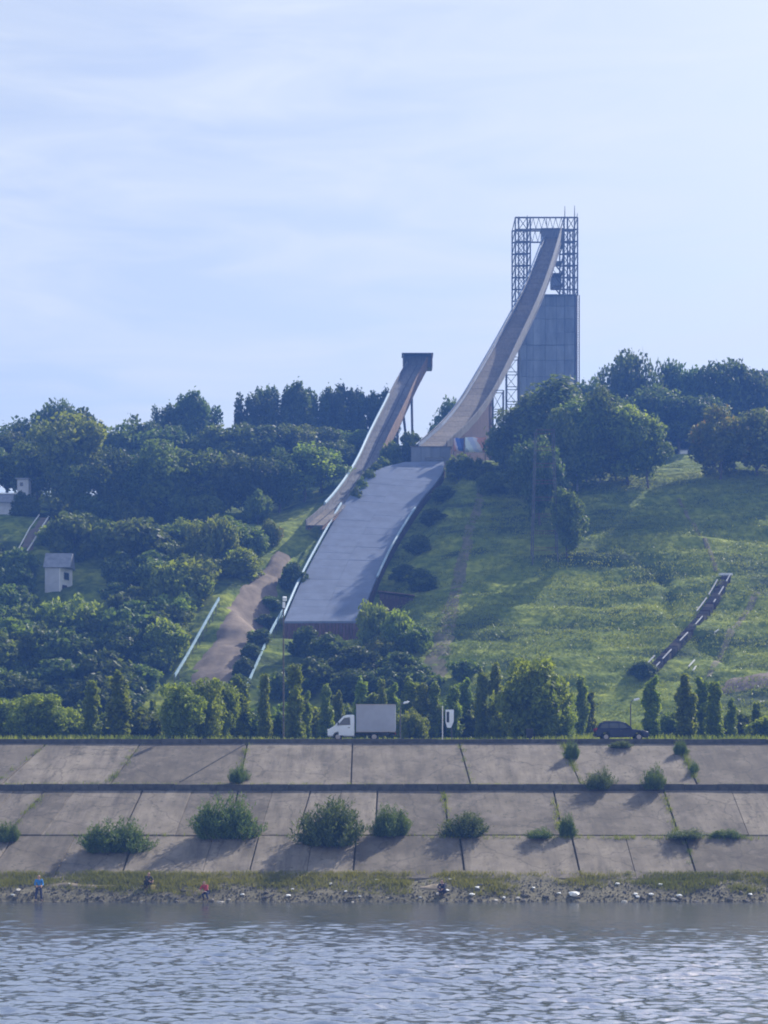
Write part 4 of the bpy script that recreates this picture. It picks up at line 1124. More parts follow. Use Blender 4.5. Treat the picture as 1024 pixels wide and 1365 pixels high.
# stair and landing clutter inside the frame
for k, py in enumerate((346, 362, 378)):
    mb = MB(); mb.box((tx(744), TY0 + 3, tz(py)), (tx(752) - tx(738), 3.4, 0.2)); mk('stair_landing', mb, M['steel'], tower)
    mb = MB(); mb.tube([(tx(738), TY0 + 1.6, tz(py)), (tx(751), TY0 + 1.6, tz(py + 16))], 0.18, 4); mb.tube([(tx(738), TY0 + 1.6, tz(py - 6)), (tx(751), TY0 + 1.6, tz(py + 10))], 0.07, 4); mk('stair_flight', mb, M['steel'], tower)
mb = MB(); mb.box((tx(744), TY0 + 5, tz(366)), (2.4, 2.4, 3.0)); mk('lift_cabin', mb, M['tower_concrete'], tower)
# body of concrete panels
rows = [394, 408, 425, 443, 460, 480, 502, 530, 565, 600]
zg = ground(tx(735), TY0) - 1
colsx = [694, 702, 711, 727, 742, 753, 766]
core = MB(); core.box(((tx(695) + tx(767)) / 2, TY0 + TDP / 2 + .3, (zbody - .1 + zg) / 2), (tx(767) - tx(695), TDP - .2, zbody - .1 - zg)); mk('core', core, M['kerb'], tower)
for j in range(len(rows) - 1):
    for i in range(len(colsx) - 1):
        x0, x1, z1, z0 = tx(colsx[i]), tx(colsx[i + 1]), tz(rows[j]), tz(rows[j + 1])
        pr = 0.22 if (i in (0, 5) or j == 3) else 0.0
        mb = MB(); mb.box(((x0 + x1) / 2, TY0 + .30 - pr / 2, (z0 + z1) / 2), (x1 - x0 - .08, 0.3 + pr, z1 - z0 - .08)); mk('facade_panel', mb, M['tower_concrete'], tower)
    mb = MB(); mb.box((tx(767) + .2, TY0 + TDP / 2, (tz(rows[j]) + tz(rows[j + 1])) / 2), (0.3, TDP - .4, tz(rows[j]) - tz(rows[j + 1]) - .08)); mk('side_panel', mb, M['tower_concrete'], tower)
for px in (767, 770):
    mb = MB(); mb.tube([(tx(px) + .35, TY0 - .3, zg), (tx(px) + .35, TY0 - .3, zbody)], .16, 4); mk('ladder_rail', mb, M['rust'], tower)
mb = MB()
for k in range(60): mb.tube([(tx(767) + .35, TY0 - .3, zbody - 1 - k * 0.55), (tx(770) + .35, TY0 - .3, zbody - 1 - k * .55)], .05, 4)
o = mk('ladder_rung', mb, M['rust'], tower); o['kind'] = 'stuff'
mb = MB(); mb.box((tx(730.7), TY0 + TDP / 2, zbody + .12), (tx(768.5) - tx(693), TDP + .6, 0.24)); mk('roof_slab', mb, M['tower_concrete'], tower)

# small jump
spath = spline([P(556, 487, 330), P(540, 516, 318), P(525, 548, 306), P(506, 585, 293), P(490, 618, 281), P(471, 648, 270.5), P(448, 676, 260.5), P(420, 700, 251.5)], 30)
HW = lambda t: 2.0 - 0.75 * max(0, t - 0.35) / 0.65
small = empty('small_ski_jump', (spath[-1].x, spath[-1].y, ground(spath[-1].x, spath[-1].y)), 0, 'smaller grey brown ski jump inrun with box shaped start platform', 'ski jump')
strip_parts(small, 'deck_panel', spath, lambda t: -HW(t), HW, -0.15, 0.0, None, 0.04, mats=lambda i: M['deck_grey'] if i < 27 else M['deck_tan'])
sw = spath[::2]
strip_parts(small, 'side_wall', sw, lambda t: -HW(t) - .2, lambda t: -HW(t) - .05, -0.8, 0.85, M['deck_grey'], 0.02)
strip_parts(small, 'side_wall', sw[:10], 2.1, 2.25, -0.8, 1.7, M['rust'], 0.02)
strip_parts(small, 'centre_groove', sw, -0.1, 0.1, 0.012, 0.05, M['black'], 0.0)
mb = MB(); mb.tube([p + XA * (-HW(i / 30) - .12) + frame(spath, i)[1] * 1.05 for i, p in enumerate(spath) if 7 <= i <= 27], 0.24, 6); mk('handrail', mb, M['rail'], small)
mb = MB(); mb.tube([p + XA * 2.17 + frame(spath, i)[1] * 1.75 for i, p in enumerate(spath) if i <= 18], 0.10, 6); mk('handrail', mb, M['rust'], small)
for sx in (-.8, .8):
    mb = MB(); mb.tube([p + XA * sx * HW(i / 30) - frame(spath, i)[1] * 0.6 for i, p in enumerate(spath)], 0.26, 4); mk('girder', mb, M['rust'], small)
t = spath[0]
mb = MB(); mb.box(t + Vector((0.1, 1.6, 1.05)), (6.0, 0.2, 2.6)); mk('start_front_board', mb, M['deck_grey'], small)
mb = MB(); mb.box(t + Vector((3.1, 0.9, 0.9)), (0.25, 3.2, 2.8)); mk('start_side_board', mb, M['rust'], small)
mb = MB(); mb.box(t + Vector((-2.85, 0.9, 0.9)), (0.25, 3.2, 2.8)); mk('start_side_board', mb, M['deck_grey'], small)
mb = MB(); mb.box(t + Vector((0.1, 1.2, 2.4)), (6.6, 3.6, 0.16)); mk('start_roof', mb, M['steel'], small)
mb = MB(); mb.box(t + Vector((0.1, 1.2, -0.4)), (6.0, 3.0, 0.3)); mk('start_floor', mb, M['steel'], small)
for i, dx in ((9, 1.7), (9, -1.7), (5, 1.5), (5, -1.5), (16, 1.7), (16, -1.7)):
    p = spath[i]; q = Vector((p.x + dx + (1.4 if i == 9 else .4), p.y + 3, ground(p.x, p.y + 3) - .5))
    mb = MB(); mb.tube([p + XA * dx - Vector((0, 0, .8)), q], 0.26, 5); mk('support_leg', mb, M['steel'], small)

# landing hill
def row(xl, xr, y, Y): return P(xl, y, Y), P(xr, y, Y)
rowsL = [row(*r) for r in LROWS]
Ls = spline([r[0] for r in rowsL], 26); Rs = spline([r[1] for r in rowsL], 26)
land = empty('landing_hill', ((Ls[-1].x + Rs[-1].x) / 2, 225, ground((Ls[-1].x + Rs[-1].x) / 2, 225)), 0, 'wide blue grey landing slope on a raised deck below the take-off block', 'landing slope')
for i in range(26):
    a, b, c, d = Ls[i], Rs[i], Rs[i + 1], Ls[i + 1]
    for k in range(2):
        p0, p1, p2, p3 = a.lerp(b, k / 2 + .0012), a.lerp(b, (k + 1) / 2 - .0012), d.lerp(c, (k + 1) / 2 - .0012), d.lerp(c, k / 2 + .0012)
        sh = (p3 - p0) * 0.008; j = Vector((0, 0, random.uniform(-.02, .02))); dn = Vector((0, 0, -0.3))
        mb = MB(); mb.hexa([p0 + dn + sh + j, p1 + dn + sh + j, p2 + dn - sh + j, p3 + dn - sh + j, p0 + sh + j, p1 + sh + j, p2 - sh + j, p3 - sh + j])
        mk('landing_mat', mb, M['mat_blue'], land)
for S, i0, i1, dx in ((Ls, 9, 26, -.25), (Rs, 9, 20, .25)):
    mb = MB(); mb.tube([S[i] + Vector((dx, 0, 0.55)) for i in range(i0, i1 + 1)], 0.19, 6); mk('side_rail', mb, M['rail'], land)
    mb = MB()
    for i in range(i0, i1 + 1): mb.tube([S[i] + Vector((dx, 0, -.3)), S[i] + Vector((dx, 0, .5))], .07, 4)
    mk('rail_posts', mb, M['steel'], land)
for S, dx in ((Ls, -.05), (Rs, .05)):
    for i in range(26):
        a, b = S[i] + Vector((dx, 0, -.32)), S[i + 1] + Vector((dx, 0, -.32))
        ga, gb = min(ground(a.x, a.y), a.z - .3) - .3, min(ground(b.x, b.y), b.z - .3) - .3
        w = Vector((.14 * (1 if dx > 0 else -1), 0, 0)); g = (b - a) * .01
        mb = MB(); mb.hexa([Vector((a.x, a.y, ga)) + g, Vector((a.x, a.y, ga)) + w + g, Vector((b.x, b.y, gb)) + w - g, Vector((b.x, b.y, gb)) - g, a + g, a + w + g, b + w - g, b - g])
        mk('side_board', mb, M['brick_wall'], land)
n = 22
for k in range(n):
    a, b = Ls[-1].lerp(Rs[-1], k / n + .003), Ls[-1].lerp(Rs[-1], (k + 1) / n - .003)
    g = min(ground(a.x, a.y), a.z - 1.8) - .4
    mb = MB(); mb.box(((a.x + b.x) / 2, a.y + .12, (a.z - .1 + g) / 2), (b.x - a.x, .14, a.z - .1 - g)); mk('end_board', mb, M['end_wood'], land)
# long pale-blue fences of the landing runs
def blue_fence(name, p0, p1, label):
    a, b = hit(*p0), hit(*p1)
    N = max(13, int((a - b).length / 2.2)); pts = []
    for i in range(N + 1):
        q = a.lerp(b, i / N); pts.append(Vector((q.x, q.y, max(ground(q.x, q.y), q.z - .6) + 1.15)))
    r = empty(name, b, 0, label, 'rail', 'pale blue rails of the landing runs')
    _z = np.array([p.z for p in pts]); _z = np.convolve(np.r_[2 * _z[0] - _z[9:0:-1], _z, 2 * _z[-1] - _z[-2:-11:-1]], np.ones(19) / 19, 'valid') if N > 12 else _z
    for p, q in zip(pts, _z): p.z = q + .25
    for i in range(N):
        d = (pts[i + 1] - pts[i]) * .01
        mb = MB(); mb.hexa([pts[i] + Vector((-.12, 0, -.35)) + d, pts[i] + Vector((.12, 0, -.35)) + d, pts[i + 1] + Vector((.07, 0, -.35)) - d, pts[i + 1] + Vector((-.07, 0, -.35)) - d, pts[i] + Vector((-.07, 0, .1)) + d, pts[i] + Vector((.07, 0, .1)) + d, pts[i + 1] + Vector((.07, 0, .1)) - d, pts[i + 1] + Vector((-.07, 0, .1)) - d])
        mk('rail_board', mb, M['rail'], r)
    for p in pts:
        mb = MB(); mb.tube([p - Vector((0, 0, 2.0)), p + Vector((0, 0, .05))], .06, 4); mk('rail_post', mb, M['steel'], r)
blue_fence('blue_rail', (292, 812), (233, 914), 'pale blue rail left of the brown run')
blue_fence('blue_rail', (377, 826), (325, 940), 'pale blue rail running down from the lower left corner of the landing hill')

# banners beside the take-off
def mat_banner(name, stops):
    m = bpy.data.materials.new(name); m.use_nodes = True
    n, l = m.node_tree.nodes, m.node_tree.links
    tc = n.new('ShaderNodeTexCoord'); mp = n.new('ShaderNodeMapping'); mp.inputs['Rotation'].default_value = (0, R(20), 0)
    sx = n.new('ShaderNodeSeparateXYZ'); rp = n.new('ShaderNodeValToRGB'); rp.color_ramp.interpolation = 'CONSTANT'
    nz = n.new('ShaderNodeTexNoise'); nz.inputs['Scale'].default_value = 2.6
    ad = n.new('ShaderNodeMath'); ad.operation = 'MULTIPLY_ADD'; ad.inputs[1].default_value = 0.25
    l.new(tc.outputs['Generated'], mp.inputs['Vector']); l.new(mp.outputs[0], sx.inputs[0]); l.new(tc.outputs['Object'], nz.inputs['Vector'])
    l.new(nz.outputs['Fac'], ad.inputs[0]); l.new(sx.outputs['X'], ad.inputs[2]); l.new(ad.outputs[0], rp.inputs['Fac'])
    e = rp.color_ramp.elements; e[0].position = 0; e[0].color = (*stops[0][1], 1); e[1].position = stops[1][0]; e[1].color = (*stops[1][1], 1)
    for p, c in stops[2:]: k = e.new(p); k.color = (*c, 1)
    l.new(rp.outputs['Color'], n['Principled BSDF'].inputs['Base Color']); n['Principled BSDF'].inputs['Roughness'].default_value = 0.5
    return m
for (x0, x1, y0, y1, stops, lab) in [(605, 618, 584, 601, [(0, (.50, .20, .14)), (.40, (.60, .48, .52)), (.58, (.06, .13, .42)), (1.0, (.03, .06, .25))], 'narrow blue and orange banner next to the take-off block'),
                                  (620, 647, 583, 603, [(0, (.33, .38, .40)), (.32, (.66, .74, .74)), (.58, (.48, .52, .66)), (.80, (.70, .66, .68)), (.97, (.60, .26, .20))], 'wider white banner with red right end beside the inrun')]:
    Y = 278.0; a, b = P(x0, y1, Y), P(x1, y0, Y)
    r = empty('banner', (a.x, Y, ground(a.x, Y)), 0, lab, 'banner', 'banners beside the take-off')
    V, Q = [], []
    nxx = 8
    for i in range(nxx + 1):
        for k in range(4):
            u, v = i / nxx, k / 3
            V.append((a.x + (b.x - a.x) * u, Y + .12 * math.sin(u * 9 + v * 2) * .6, a.z + (b.z - a.z) * v + .05 * math.sin(u * 6)))
    for i in range(nxx):
        for k in range(3): Q.append((i*4+k, (i+1)*4+k, (i+1)*4+k+1, i*4+k+1))
    mb = MB(); mb.add(V, Q); o = mk('cloth', mb, mat_banner('banner_print', stops), r, smooth=True)
    s = o.modifiers.new('thick', 'SOLIDIFY'); s.thickness = 0.02
    for px in (x0, x1):
        q = P(px, y0 - 1, Y); mb = MB(); mb.tube([(q.x, Y + .15, ground(q.x, Y) - .4), (q.x, Y + .15, q.z)], .08, 5); mk('post', mb, M['steel'], r)

# lattice mast in the shade
c = hit(727, 752)
mast = empty('lattice_mast', c, 0, 'tall lattice mast with red cross bars in the shade of the slope trees', 'mast')
s = c.y / F
zt = c.z + (752 - 572) * s
for dx, dy in ((-1.9, 0), (1.9, 0), (-1.9, 2.6), (1.9, 2.6)):
    mb = MB(); gx = c.x + dx; mb.tube([(gx, c.y + dy, ground(gx, c.y + dy) - .4), (c.x + dx * .7, c.y + dy, zt)], [.10, .06], 5); mk('leg', mb, M['steel'], mast)
for k in range(8):
    z = c.z + 2.4 + (zt - c.z - 2.6) * k / 7; w = 1.9 * (1 - .3 * (z - c.z) / (zt - c.z))
    mb = MB(); mb.tube([(c.x - w, c.y, z), (c.x + w, c.y, z)], .04, 4); mk('cross_bar', mb, M['red_paint'], mast)
    mb = MB(); mb.tube([(c.x - w, c.y + 2.6, z), (c.x + w, c.y + 2.6, z)], .04, 4); mk('cross_bar', mb, M['red_paint'], mast)

# ------------------------------------------------------------------ buildings
def booth():
    c = hit(76, 792); s = c.y / F
    r = empty('white_booth', c, 0, 'small white booth with shade-toned front and sloping roof among shrubs', 'booth')
    w1, d1 = 2.5, 3.0                                   # front (camera) face greyed to stand for shade, right end white
    x0, x1 = (60 - 512) * s, (80 - 512) * s; x2 = (92 - 512) * s
    zb, zw, zr = c.z - 1.2, c.z + (792 - 760) * s, c.z + (792 - 739) * s
    mb = MB(); mb.box(((x0 + x1) / 2, c.y + d1 / 2, (zb + zw) / 2), (x1 - x0, d1, zw - zb)); mk('front_wing', mb, M['grey_and_shade_wall'], r)
    # end wall turned towards the sun
    A, B = Vector((x1 + .01, c.y - .05)), Vector((x2, c.y + 2.6))
    n = Vector((B.y - A.y, -(B.x - A.x))).normalized() * .2
    def wall(u0, u1, za, zb_, name, mat, off=0.0):
        a, b = A.lerp(B, u0), A.lerp(B, u1); o = n.normalized() * off
        q = [a - n + o, b - n + o, b + o, a + o]
        mb = MB(); mb.hexa([Vector((p.x, p.y, za)) for p in q] + [Vector((p.x, p.y, zb_)) for p in q]); return mk(name, mb, mat, r)
    wall(0, 1, zb, zw + .05, 'end_wall', M['white_wall'])
    o = wall(.32, .72, zw - 1.7, zw - .6, 'window', M['glass'], .05)
    wall(.26, .78, zw - 1.82, zw - 1.71, 'window_sill', M['white_wall'], .09)
    wall(.18, .55, zb + .8, zw - 2.5, 'door', M['brick_wall'], .05)
    mb = MB(); mb.hexa([Vector((x0 - .2, c.y - .4, zw)), Vector((x2 + .25, c.y - .4, zw)), Vector((x2 + .25, c.y + 3.6, zw)), Vector((x0 - .2, c.y + 3.6, zw)), Vector((x0 - .2, c.y + 1.4, zr)), Vector((x2 + .2, c.y + 1.6, zr)), Vector((x2 + .2, c.y + 2.4, zr)), Vector((x0 - .2, c.y + 2.4, zr))]); mk('roof', mb, M['roof'], r)
booth()
def edge_house():
    c = onhill(-6, 257)
    s = 257 / F
    r = empty('grey_house', c, 0, 'pale grey house cut by the left picture edge with low roof', 'house')
    x0, x1 = (-60 - 512) * s, (22 - 512) * s
    zt = P(0, 670, 257).z
    mb = MB(); mb.box(((x0 + x1) / 2, 259.5, (zt + c.z - 1.5) / 2), (x1 - x0, 5, zt - c.z + 1.5)); mk('wall', mb, M['grey_and_shade_wall'], r)
    mb = MB(); mb.hexa([Vector((x0 - .4, 256.5, zt)), Vector((x1 + .4, 256.5, zt)), Vector((x1 + .4, 262.5, zt)), Vector((x0 - .4, 262.5, zt)), Vector((x0 - .4, 259, zt + 1.7)), Vector((x1 - 1, 259, zt + 1.7)), Vector((x1 - 1, 260, zt + 1.7)), Vector((x0 - .4, 260, zt + 1.7))]); mk('roof', mb, M['roof'], r)
    mb = MB(); mb.box(((x0 + x1) / 2, 259.5, zt + 1.85), (x1 - x0 - 1, 1.3, .2)); mk('ridge_cap', mb, M['white'], r)
    mb = MB(); mb.box((x1 - 4.5, 256.97, zt - 1.4), (1.2, .1, 1.0)); mk('window', mb, M['glass'], r)
    c = onhill(30, 260)
    r = empty('hut', c, 0, 'small pale hut under the trees above the left edge house', 'hut')
    a, b = P(23, 652, 260), P(38, 639, 260)
    mb = MB(); mb.box(((a.x + b.x) / 2, 261, (b.z + c.z - .5) / 2), (b.x - a.x, 2, b.z - c.z + .5)); mk('wall', mb, M['grey_and_shade_wall'], r)
    mb = MB(); mb.box(((a.x + b.x) / 2, 261, b.z + .1), (b.x - a.x + .5, 2.6, .18)); mk('roof', mb, M['roof'], r)
    mb = MB(); mb.box(((a.x + b.x) / 2 - .2, 259.97, (a.z + b.z) / 2), (.5, .08, .6)); mk('window', mb, M['glass'], r)
edge_house()
for px, top, w in [(27, 656, 26), (40, 660, 30)]:
    TY('bush_dark', px, 257.6, top, w, 'dark bush in front of the small pale hut', 'bushes by the edge house')
# stepped path rails left
r = empty('path_railing', hit(20, 752), 0, 'pale broken railing beside the stepped path at far left', 'railing')
pp = [hit(66, 690), hit(54, 708), hit(42, 728), hit(30, 748), hit(12, 762), hit(-15, 785)]
for i in range(len(pp) - 1):
    mb = MB(); mb.tube([pp[i] + Vector((0.3, 0, .7)), pp[i + 1] + Vector((0.3, 0, .7))], .12, 5); mk('rail_pipe', mb, M['white_wall'], r)
    mb = MB(); mb.tube([pp[i] + Vector((.3, 0, -.3)), pp[i] + Vector((.3, 0, .7))], .07, 4); mk('post', mb, M['steel'], r)
pp = [hit(60, 691), hit(47, 712), hit(34, 736), hit(14, 758)]
r = empty('handrail', hit(30, 740), 0, 'second thinner railing on the left side of the stepped path', 'railing')
for i in range(3):
    mb = MB(); mb.tube([pp[i] + Vector((-.9, 0, .6)), pp[i + 1] + Vector((-.9, 0, .6))], .09, 5); mk('rail_pipe', mb, M['white_wall'], r)
    mb = MB(); mb.tube([pp[i] + Vector((-.9, 0, -.3)), pp[i] + Vector((-.9, 0, .6))], .06, 4); mk('post', mb, M['steel'], r)

# brown shed right of the landing hill
c = hit(530, 815); s = c.y / F
r = empty('brown_shed', c, 0, 'dark red brown shed half hidden right of the landing hill', 'shed')
x0, x1 = (506 - 512) * s, (551 - 512) * s; zt = c.z + 24 * s
for k in range(9):
    xa = x0 + (x1 - x0) * k / 9
    mb = MB(); mb.box((xa + (x1 - x0) / 18, c.y + .1, (c.z - 1 + zt - k * .08) / 2), ((x1 - x0) / 9 - .04, .16, zt - k * .08 - c.z + 1)); mk('board', mb, M['brick_wall'], r)
mb = MB(); mb.box(((x0 + x1) / 2, c.y + 1.6, (c.z - .3 + zt - .8) / 2), (x1 - x0 - .2, 2.8, zt - c.z - .5)); mk('body', mb, M['brick_wall'], r)
mb = MB(); mb.box(((x0 + x1) / 2, c.y + 1.5, zt + .02), (x1 - x0 + .5, 3.6, .14), Matrix.Rotation(R(7), 4, 'Y').to_3x3()); mk('roof', mb, M['rust'], r)

# kiosk under the right trees, far building
c = onhill(900, 299)
r = empty('kiosk', c, 0, 'small pale kiosk in the shade under the right crest trees', 'kiosk')
a, b = P(907, 613, 299), P(917, 600, 299)
mb = MB(); mb.box(((a.x + b.x) / 2, 300, (c.z - .5 + b.z) / 2), (b.x - a.x, 1.6, b.z - c.z + .5)); mk('wall', mb, M['white_wall'], r)
mb = MB(); mb.box(((a.x + b.x) / 2, 300, b.z + .08), (b.x - a.x + .4, 2, .15)); mk('roof', mb, M['roof'], r)
a = P(880, 612, 299)
g = onhill(880, 299)
p2 = empty('pillar', g, 0, 'short pale pillar left of the kiosk under the trees', 'pillar')
mb = MB(); mb.box((a.x, 299, (g.z - .3 + g.z + 2.1) / 2), (.45, .45, 2.4)); mk('shaft', mb, M['white_wall'], p2); mb = MB(); mb.box((a.x, 299, g.z + 2.2), (.65, .65, .18)); mk('cap', mb, M['white_wall'], p2)
Y = 345
c = onhill(1035, Y); zt = P(0, 494, Y).z; x0 = (1004 - 512) * Y / F
r = empty('far_building', c, 0, 'flat roofed grey building behind the trees at the right edge', 'building')
mb = MB(); mb.box((x0 + 8, Y + 5, (zt - 1 + c.z) / 2), (16, 10, zt - 1 - c.z)); mk('wall', mb, M['grey_and_shade_wall'], r)
mb = MB(); mb.box((x0 + 8, Y + 5, zt - .5), (16.6, 10.6, .9)); mk('roof', mb, M['roof'], r)
for fl in range(5):
    for k in range(4):
        mb = MB(); mb.box((x0 + 2 + k * 4, Y - .03, zt - 3.2 - fl * 3.2), (1.6, .12, 1.6)); mk('window', mb, M['glass'], r)

# stairs on the right slope
top, bot = hit(968, 774), hit(864, 904)
st = empty('slope_stairs', bot, 0, 'long dark stairway with broken white side rails on the open right slope', 'stairs')
N = 64
mid = [top.lerp(bot, t) + Vector((.5 * math.sin(math.pi * t), 0, 0)) for t in (0, .33, .66, 1)]
sp = spline(mid, N)
_g = np.array([max(ground(p.x, p.y), ground(p.x + .8, p.y), ground(p.x - .8, p.y)) for p in sp])
SZ = np.polyval(np.polyfit(np.arange(len(_g)), _g, 3), np.arange(len(_g))) + .55
for i in range(N):
    p = sp[i]; z = SZ[i]
    mb = MB(); mb.box((p.x, p.y, z - .45), (1.25 + .12 * math.sin(i * 2.1), 0.62, .9)); mk('step', mb, M['earth_dark'] if i % 7 in (3, 4) else (M['brick_wall'] if i % 5 == 1 else M['stair_wood']), st)
for side, ranges in ((-1, [(4, 13), (15, 24), (56, 62)]), (1, [(1, 5), (8, 13), (16, 18), (28, 34), (40, 46), (52, 58), (60, 63)])):
    for a, b in ranges:
        pts = [Vector((sp[i].x + side * .72, sp[i].y, SZ[i] + .50)) for i in range(a, b + 1)]
        mb = MB(); mb.tube(pts, .10, 5); mk('side_rail', mb, M['grey_and_shade_wall'], st)
        for p in pts[::2]:
            mb = MB(); mb.tube([p - Vector((0, 0, 1.3)), p], .06, 4); mk('rail_post', mb, M['steel'], st)
mb = MB(); mb.box((sp[0].x, sp[0].y + .3, SZ[0] + .2), (1.9, .9, .35)); mk('head_slab', mb, M['white_wall'], st)
for px, py, px2, py2 in [(958, 842, 953, 850), (926, 884, 918, 893), (928, 893, 924, 899)]:
    a, b = hit(px, py), hit(px2, py2)
    o = empty('pipe_section', b, 0, 'short pale length of broken rail lying on the slope right of the stairs', 'pipe', 'broken rail lengths on the slope')
    mb = MB(); mb.tube([a + Vector((0, 0, .3)), b + Vector((0, 0, .3))], .11, 5); mk('pipe', mb, M['white_wall'], o)
    mb = MB(); mb.tube([b + Vector((0, 0, -.2)), b + Vector((0, 0, .25))], .06, 4); mk('stub_post', mb, M['steel'], o)
# boulders in the bare bank
for px, py, s in [(968, 925, .9), (985, 932, 1.2), (1003, 926, 1.0), (1018, 935, 1.3), (995, 915, .7), (950, 930, .8)]:
    h = hit(px, py); o = link_mesh('boulder', random.choice(pale_rocks), None, loc=h - Vector((0, 0, .25))); o.scale = (s * .9, s * .7, s * .75); o.rotation_euler = (0.3 * s, 0.2, px); tag(o, 'pale boulder in the bare bank at the foot of the right slope', 'rock', 'boulders of the bare bank')

# ------------------------------------------------------------------ street furniture
def lamp(px, Y, py_head, label, side=1):
    g = onhill(px, Y) if Y > 148.3 else Vector(((px - 512) * Y / F, Y, ROAD_Z))
    hz = P(px, py_head, Y).z
    r = empty('street_lamp', g, 0, label, 'street lamp', 'street lamps behind the road')
    x = g.x - side * 0.45
    mb = MB(); mb.tube([(x, Y, g.z - .3), (x, Y, hz - .5), (x + side * .15, Y, hz - .12), (x + side * .35, Y, hz - .02)], [.075, .055, .05, .045], 6); mk('pole', mb, M['steel'], r)
    mb = MB(); mb.box((x + side * .55, Y, hz), (.62, .34, .16), Matrix.Rotation(R(-14 * side), 4, 'Y').to_3x3(), taper=.7); mk('lamp_head', mb, M['white'], r, bevel=.03)
    mb = MB(); mb.box((x + side * .55, Y, hz - .10), (.44, .24, .06), Matrix.Rotation(R(-14 * side), 4, 'Y').to_3x3()); mk('lens', mb, M['lens'], r)
lamp(540, 149.5, 936, 'street lamp with white head right of the van box')
lamp(847, 149.5, 932, 'street lamp with white head above the dark car')
g = onhill(378, 150); hz = P(378, 802, 150).z
r = empty('floodlight_pole', g, 0, 'very tall thin pole with white floodlight below the landing hill corner', 'pole')
mb = MB(); mb.tube([g - Vector((0, 0, .3)), (g.x, 150, hz)], [.095, .06], 7); mk('pole', mb, M['bark'], r)
mb = MB(); mb.box((g.x + .12, 149.8, hz + .25), (.36, .34, .38), Matrix.Rotation(R(25), 4, 'X').to_3x3()); mk('floodlight', mb, M['white'], r, bevel=.04)
mb = MB(); mb.box((g.x + .05, 149.7, hz - .35), (.22, .3, .55)); mk('ballast_box', mb, M['white'], r)
g = Vector(((590 - 512) * 147.4 / F, 147.4, ROAD_Z))
r = empty('road_sign', g, 0, 'narrow white road sign with dark panel between van and willow', 'sign')
mb = MB(); mb.tube([g, (g.x, 147.4, P(0, 941, 147.4).z)], .045, 6); mk('post', mb, M['white_wall'], r)
a, b = P(594, 970, 147.4), P(605, 946, 147.4)
mb = MB(); mb.prism([(a.x + .15, a.z), (b.x - .25, a.z), (b.x, a.z + .6), (b.x, b.z), (a.x, b.z), (a.x, a.z + .5)], 147.36, 147.44); mk('board', mb, M['white'], r)
mb = MB(); mb.box((a.x + .22, 147.35, (a.z + b.z) / 2 + .15), (.24, .03, 1.0)); mk('dark_panel', mb, M['black'], r)
mb = MB(); mb.tube([(b.x - .2, 147.42, ROAD_Z), (b.x - .2, 147.42, a.z)], .04, 6); mk('post', mb, M['steel'], r)
mb = MB(); mb.tube([(g.x, 147.42, b.z - .2), (b.x, 147.42, b.z - .2)], .03, 5); mk('arm', mb, M['steel'], r)
g = Vector(((706 - 512) * 147.2 / F, 147.2, ROAD_Z))
r = empty('litter_bin', g, 0, 'small dark litter bin beside the road under the willow', 'bin')
mb = MB(); mb.box(g + Vector((0, 0, .75)), (.55, .5, .8), taper=1.12); mk('body', mb, M['black'], r, bevel=.03)
mb = MB(); mb.box(g + Vector((0, 0, 1.18)), (.66, .6, .08)); mk('rim', mb, M['steel'], r)
mb = MB(); mb.box(g + Vector((0, 0, .18)), (.12, .12, .36)); mk('foot', mb, M['steel'], r)

# ------------------------------------------------------------------ vehicles
def wheel(root, x, y, rad, w, out):
    mb = MB(); mb.disc((x, rad), rad, y - w / 2, y + w / 2, 20); t = mk('wheel', mb, M['tyre'], root, local=True, bevel=.03)
    mb = MB(); mb.disc((x, rad), rad * .62, y + out * (w / 2 - .01), y + out * (w / 2 + .015), 16); mk('rim', mb, M['hub'], t, local=True)
    mb = MB(); mb.disc((x, rad), rad * .2, y + out * (w / 2 + .01), y + out * (w / 2 + .04), 10); mk('hub_cap', mb, M['hub'], t, local=True)
def arch(cx, r, z0, n=9, rev=False):
    p = [(cx + r * math.cos(math.pi * k / (n - 1)), max(z0, 0.34 + r * math.sin(math.pi * k / (n - 1)))) for k in range(n)]
    return p[::-1] if rev else p
# van, facing left (-x)
vx = (437 - 512) * 144 / F
van = empty('box_van', (vx, 144.2, ROAD_Z), 0, 'white box van driving left along the embankment road', 'van')
prof = [(0.02, .42), (0.0, .75), (.05, 1.02), (.62, 1.36), (1.42, 2.22), (1.75, 2.36), (2.42, 2.38), (2.45, 2.2), (2.45, .42)] + arch(.95, .46, .42)
mb = MB(); mb.prism(prof, -1.0, 1.0); mk('cab', mb, M['white'], van, local=True, bevel=.07)
for sy in (-1, 1):
    mb = MB(); mb.prism([(.95, 1.42), (1.52, 2.08), (2.05, 2.14), (2.08, 1.44)], sy * 1.004, sy * 1.03); mk('side_window', mb, M['glass'], van, local=True)
    mb = MB(); mb.prism([(1.02, .5), (1.02, 1.38), (2.12, 1.40), (2.12, .5)], sy * 1.003, sy * 1.022); d = mk('door', mb, M['white'], van, local=True)
    mb = MB(); mb.box((1.95, sy * 1.04, 1.2), (.2, .04, .05)); mk('handle', mb, M['black'], d, local=True)
    mb = MB(); mb.box((.98, sy * 1.18, 1.55), (.12, .18, .32)); mk('mirror', mb, M['black'], van, local=True, bevel=.03)
    mb = MB(); mb.box((.10, sy * .72, .98), (.22, .34, .2)); mk('headlight', mb, M['lens'], van, local=True, bevel=.03)
    wheel(van, .95, sy * .86, .36, .24, sy); wheel(van, 4.25, sy * .84, .36, .36, sy)
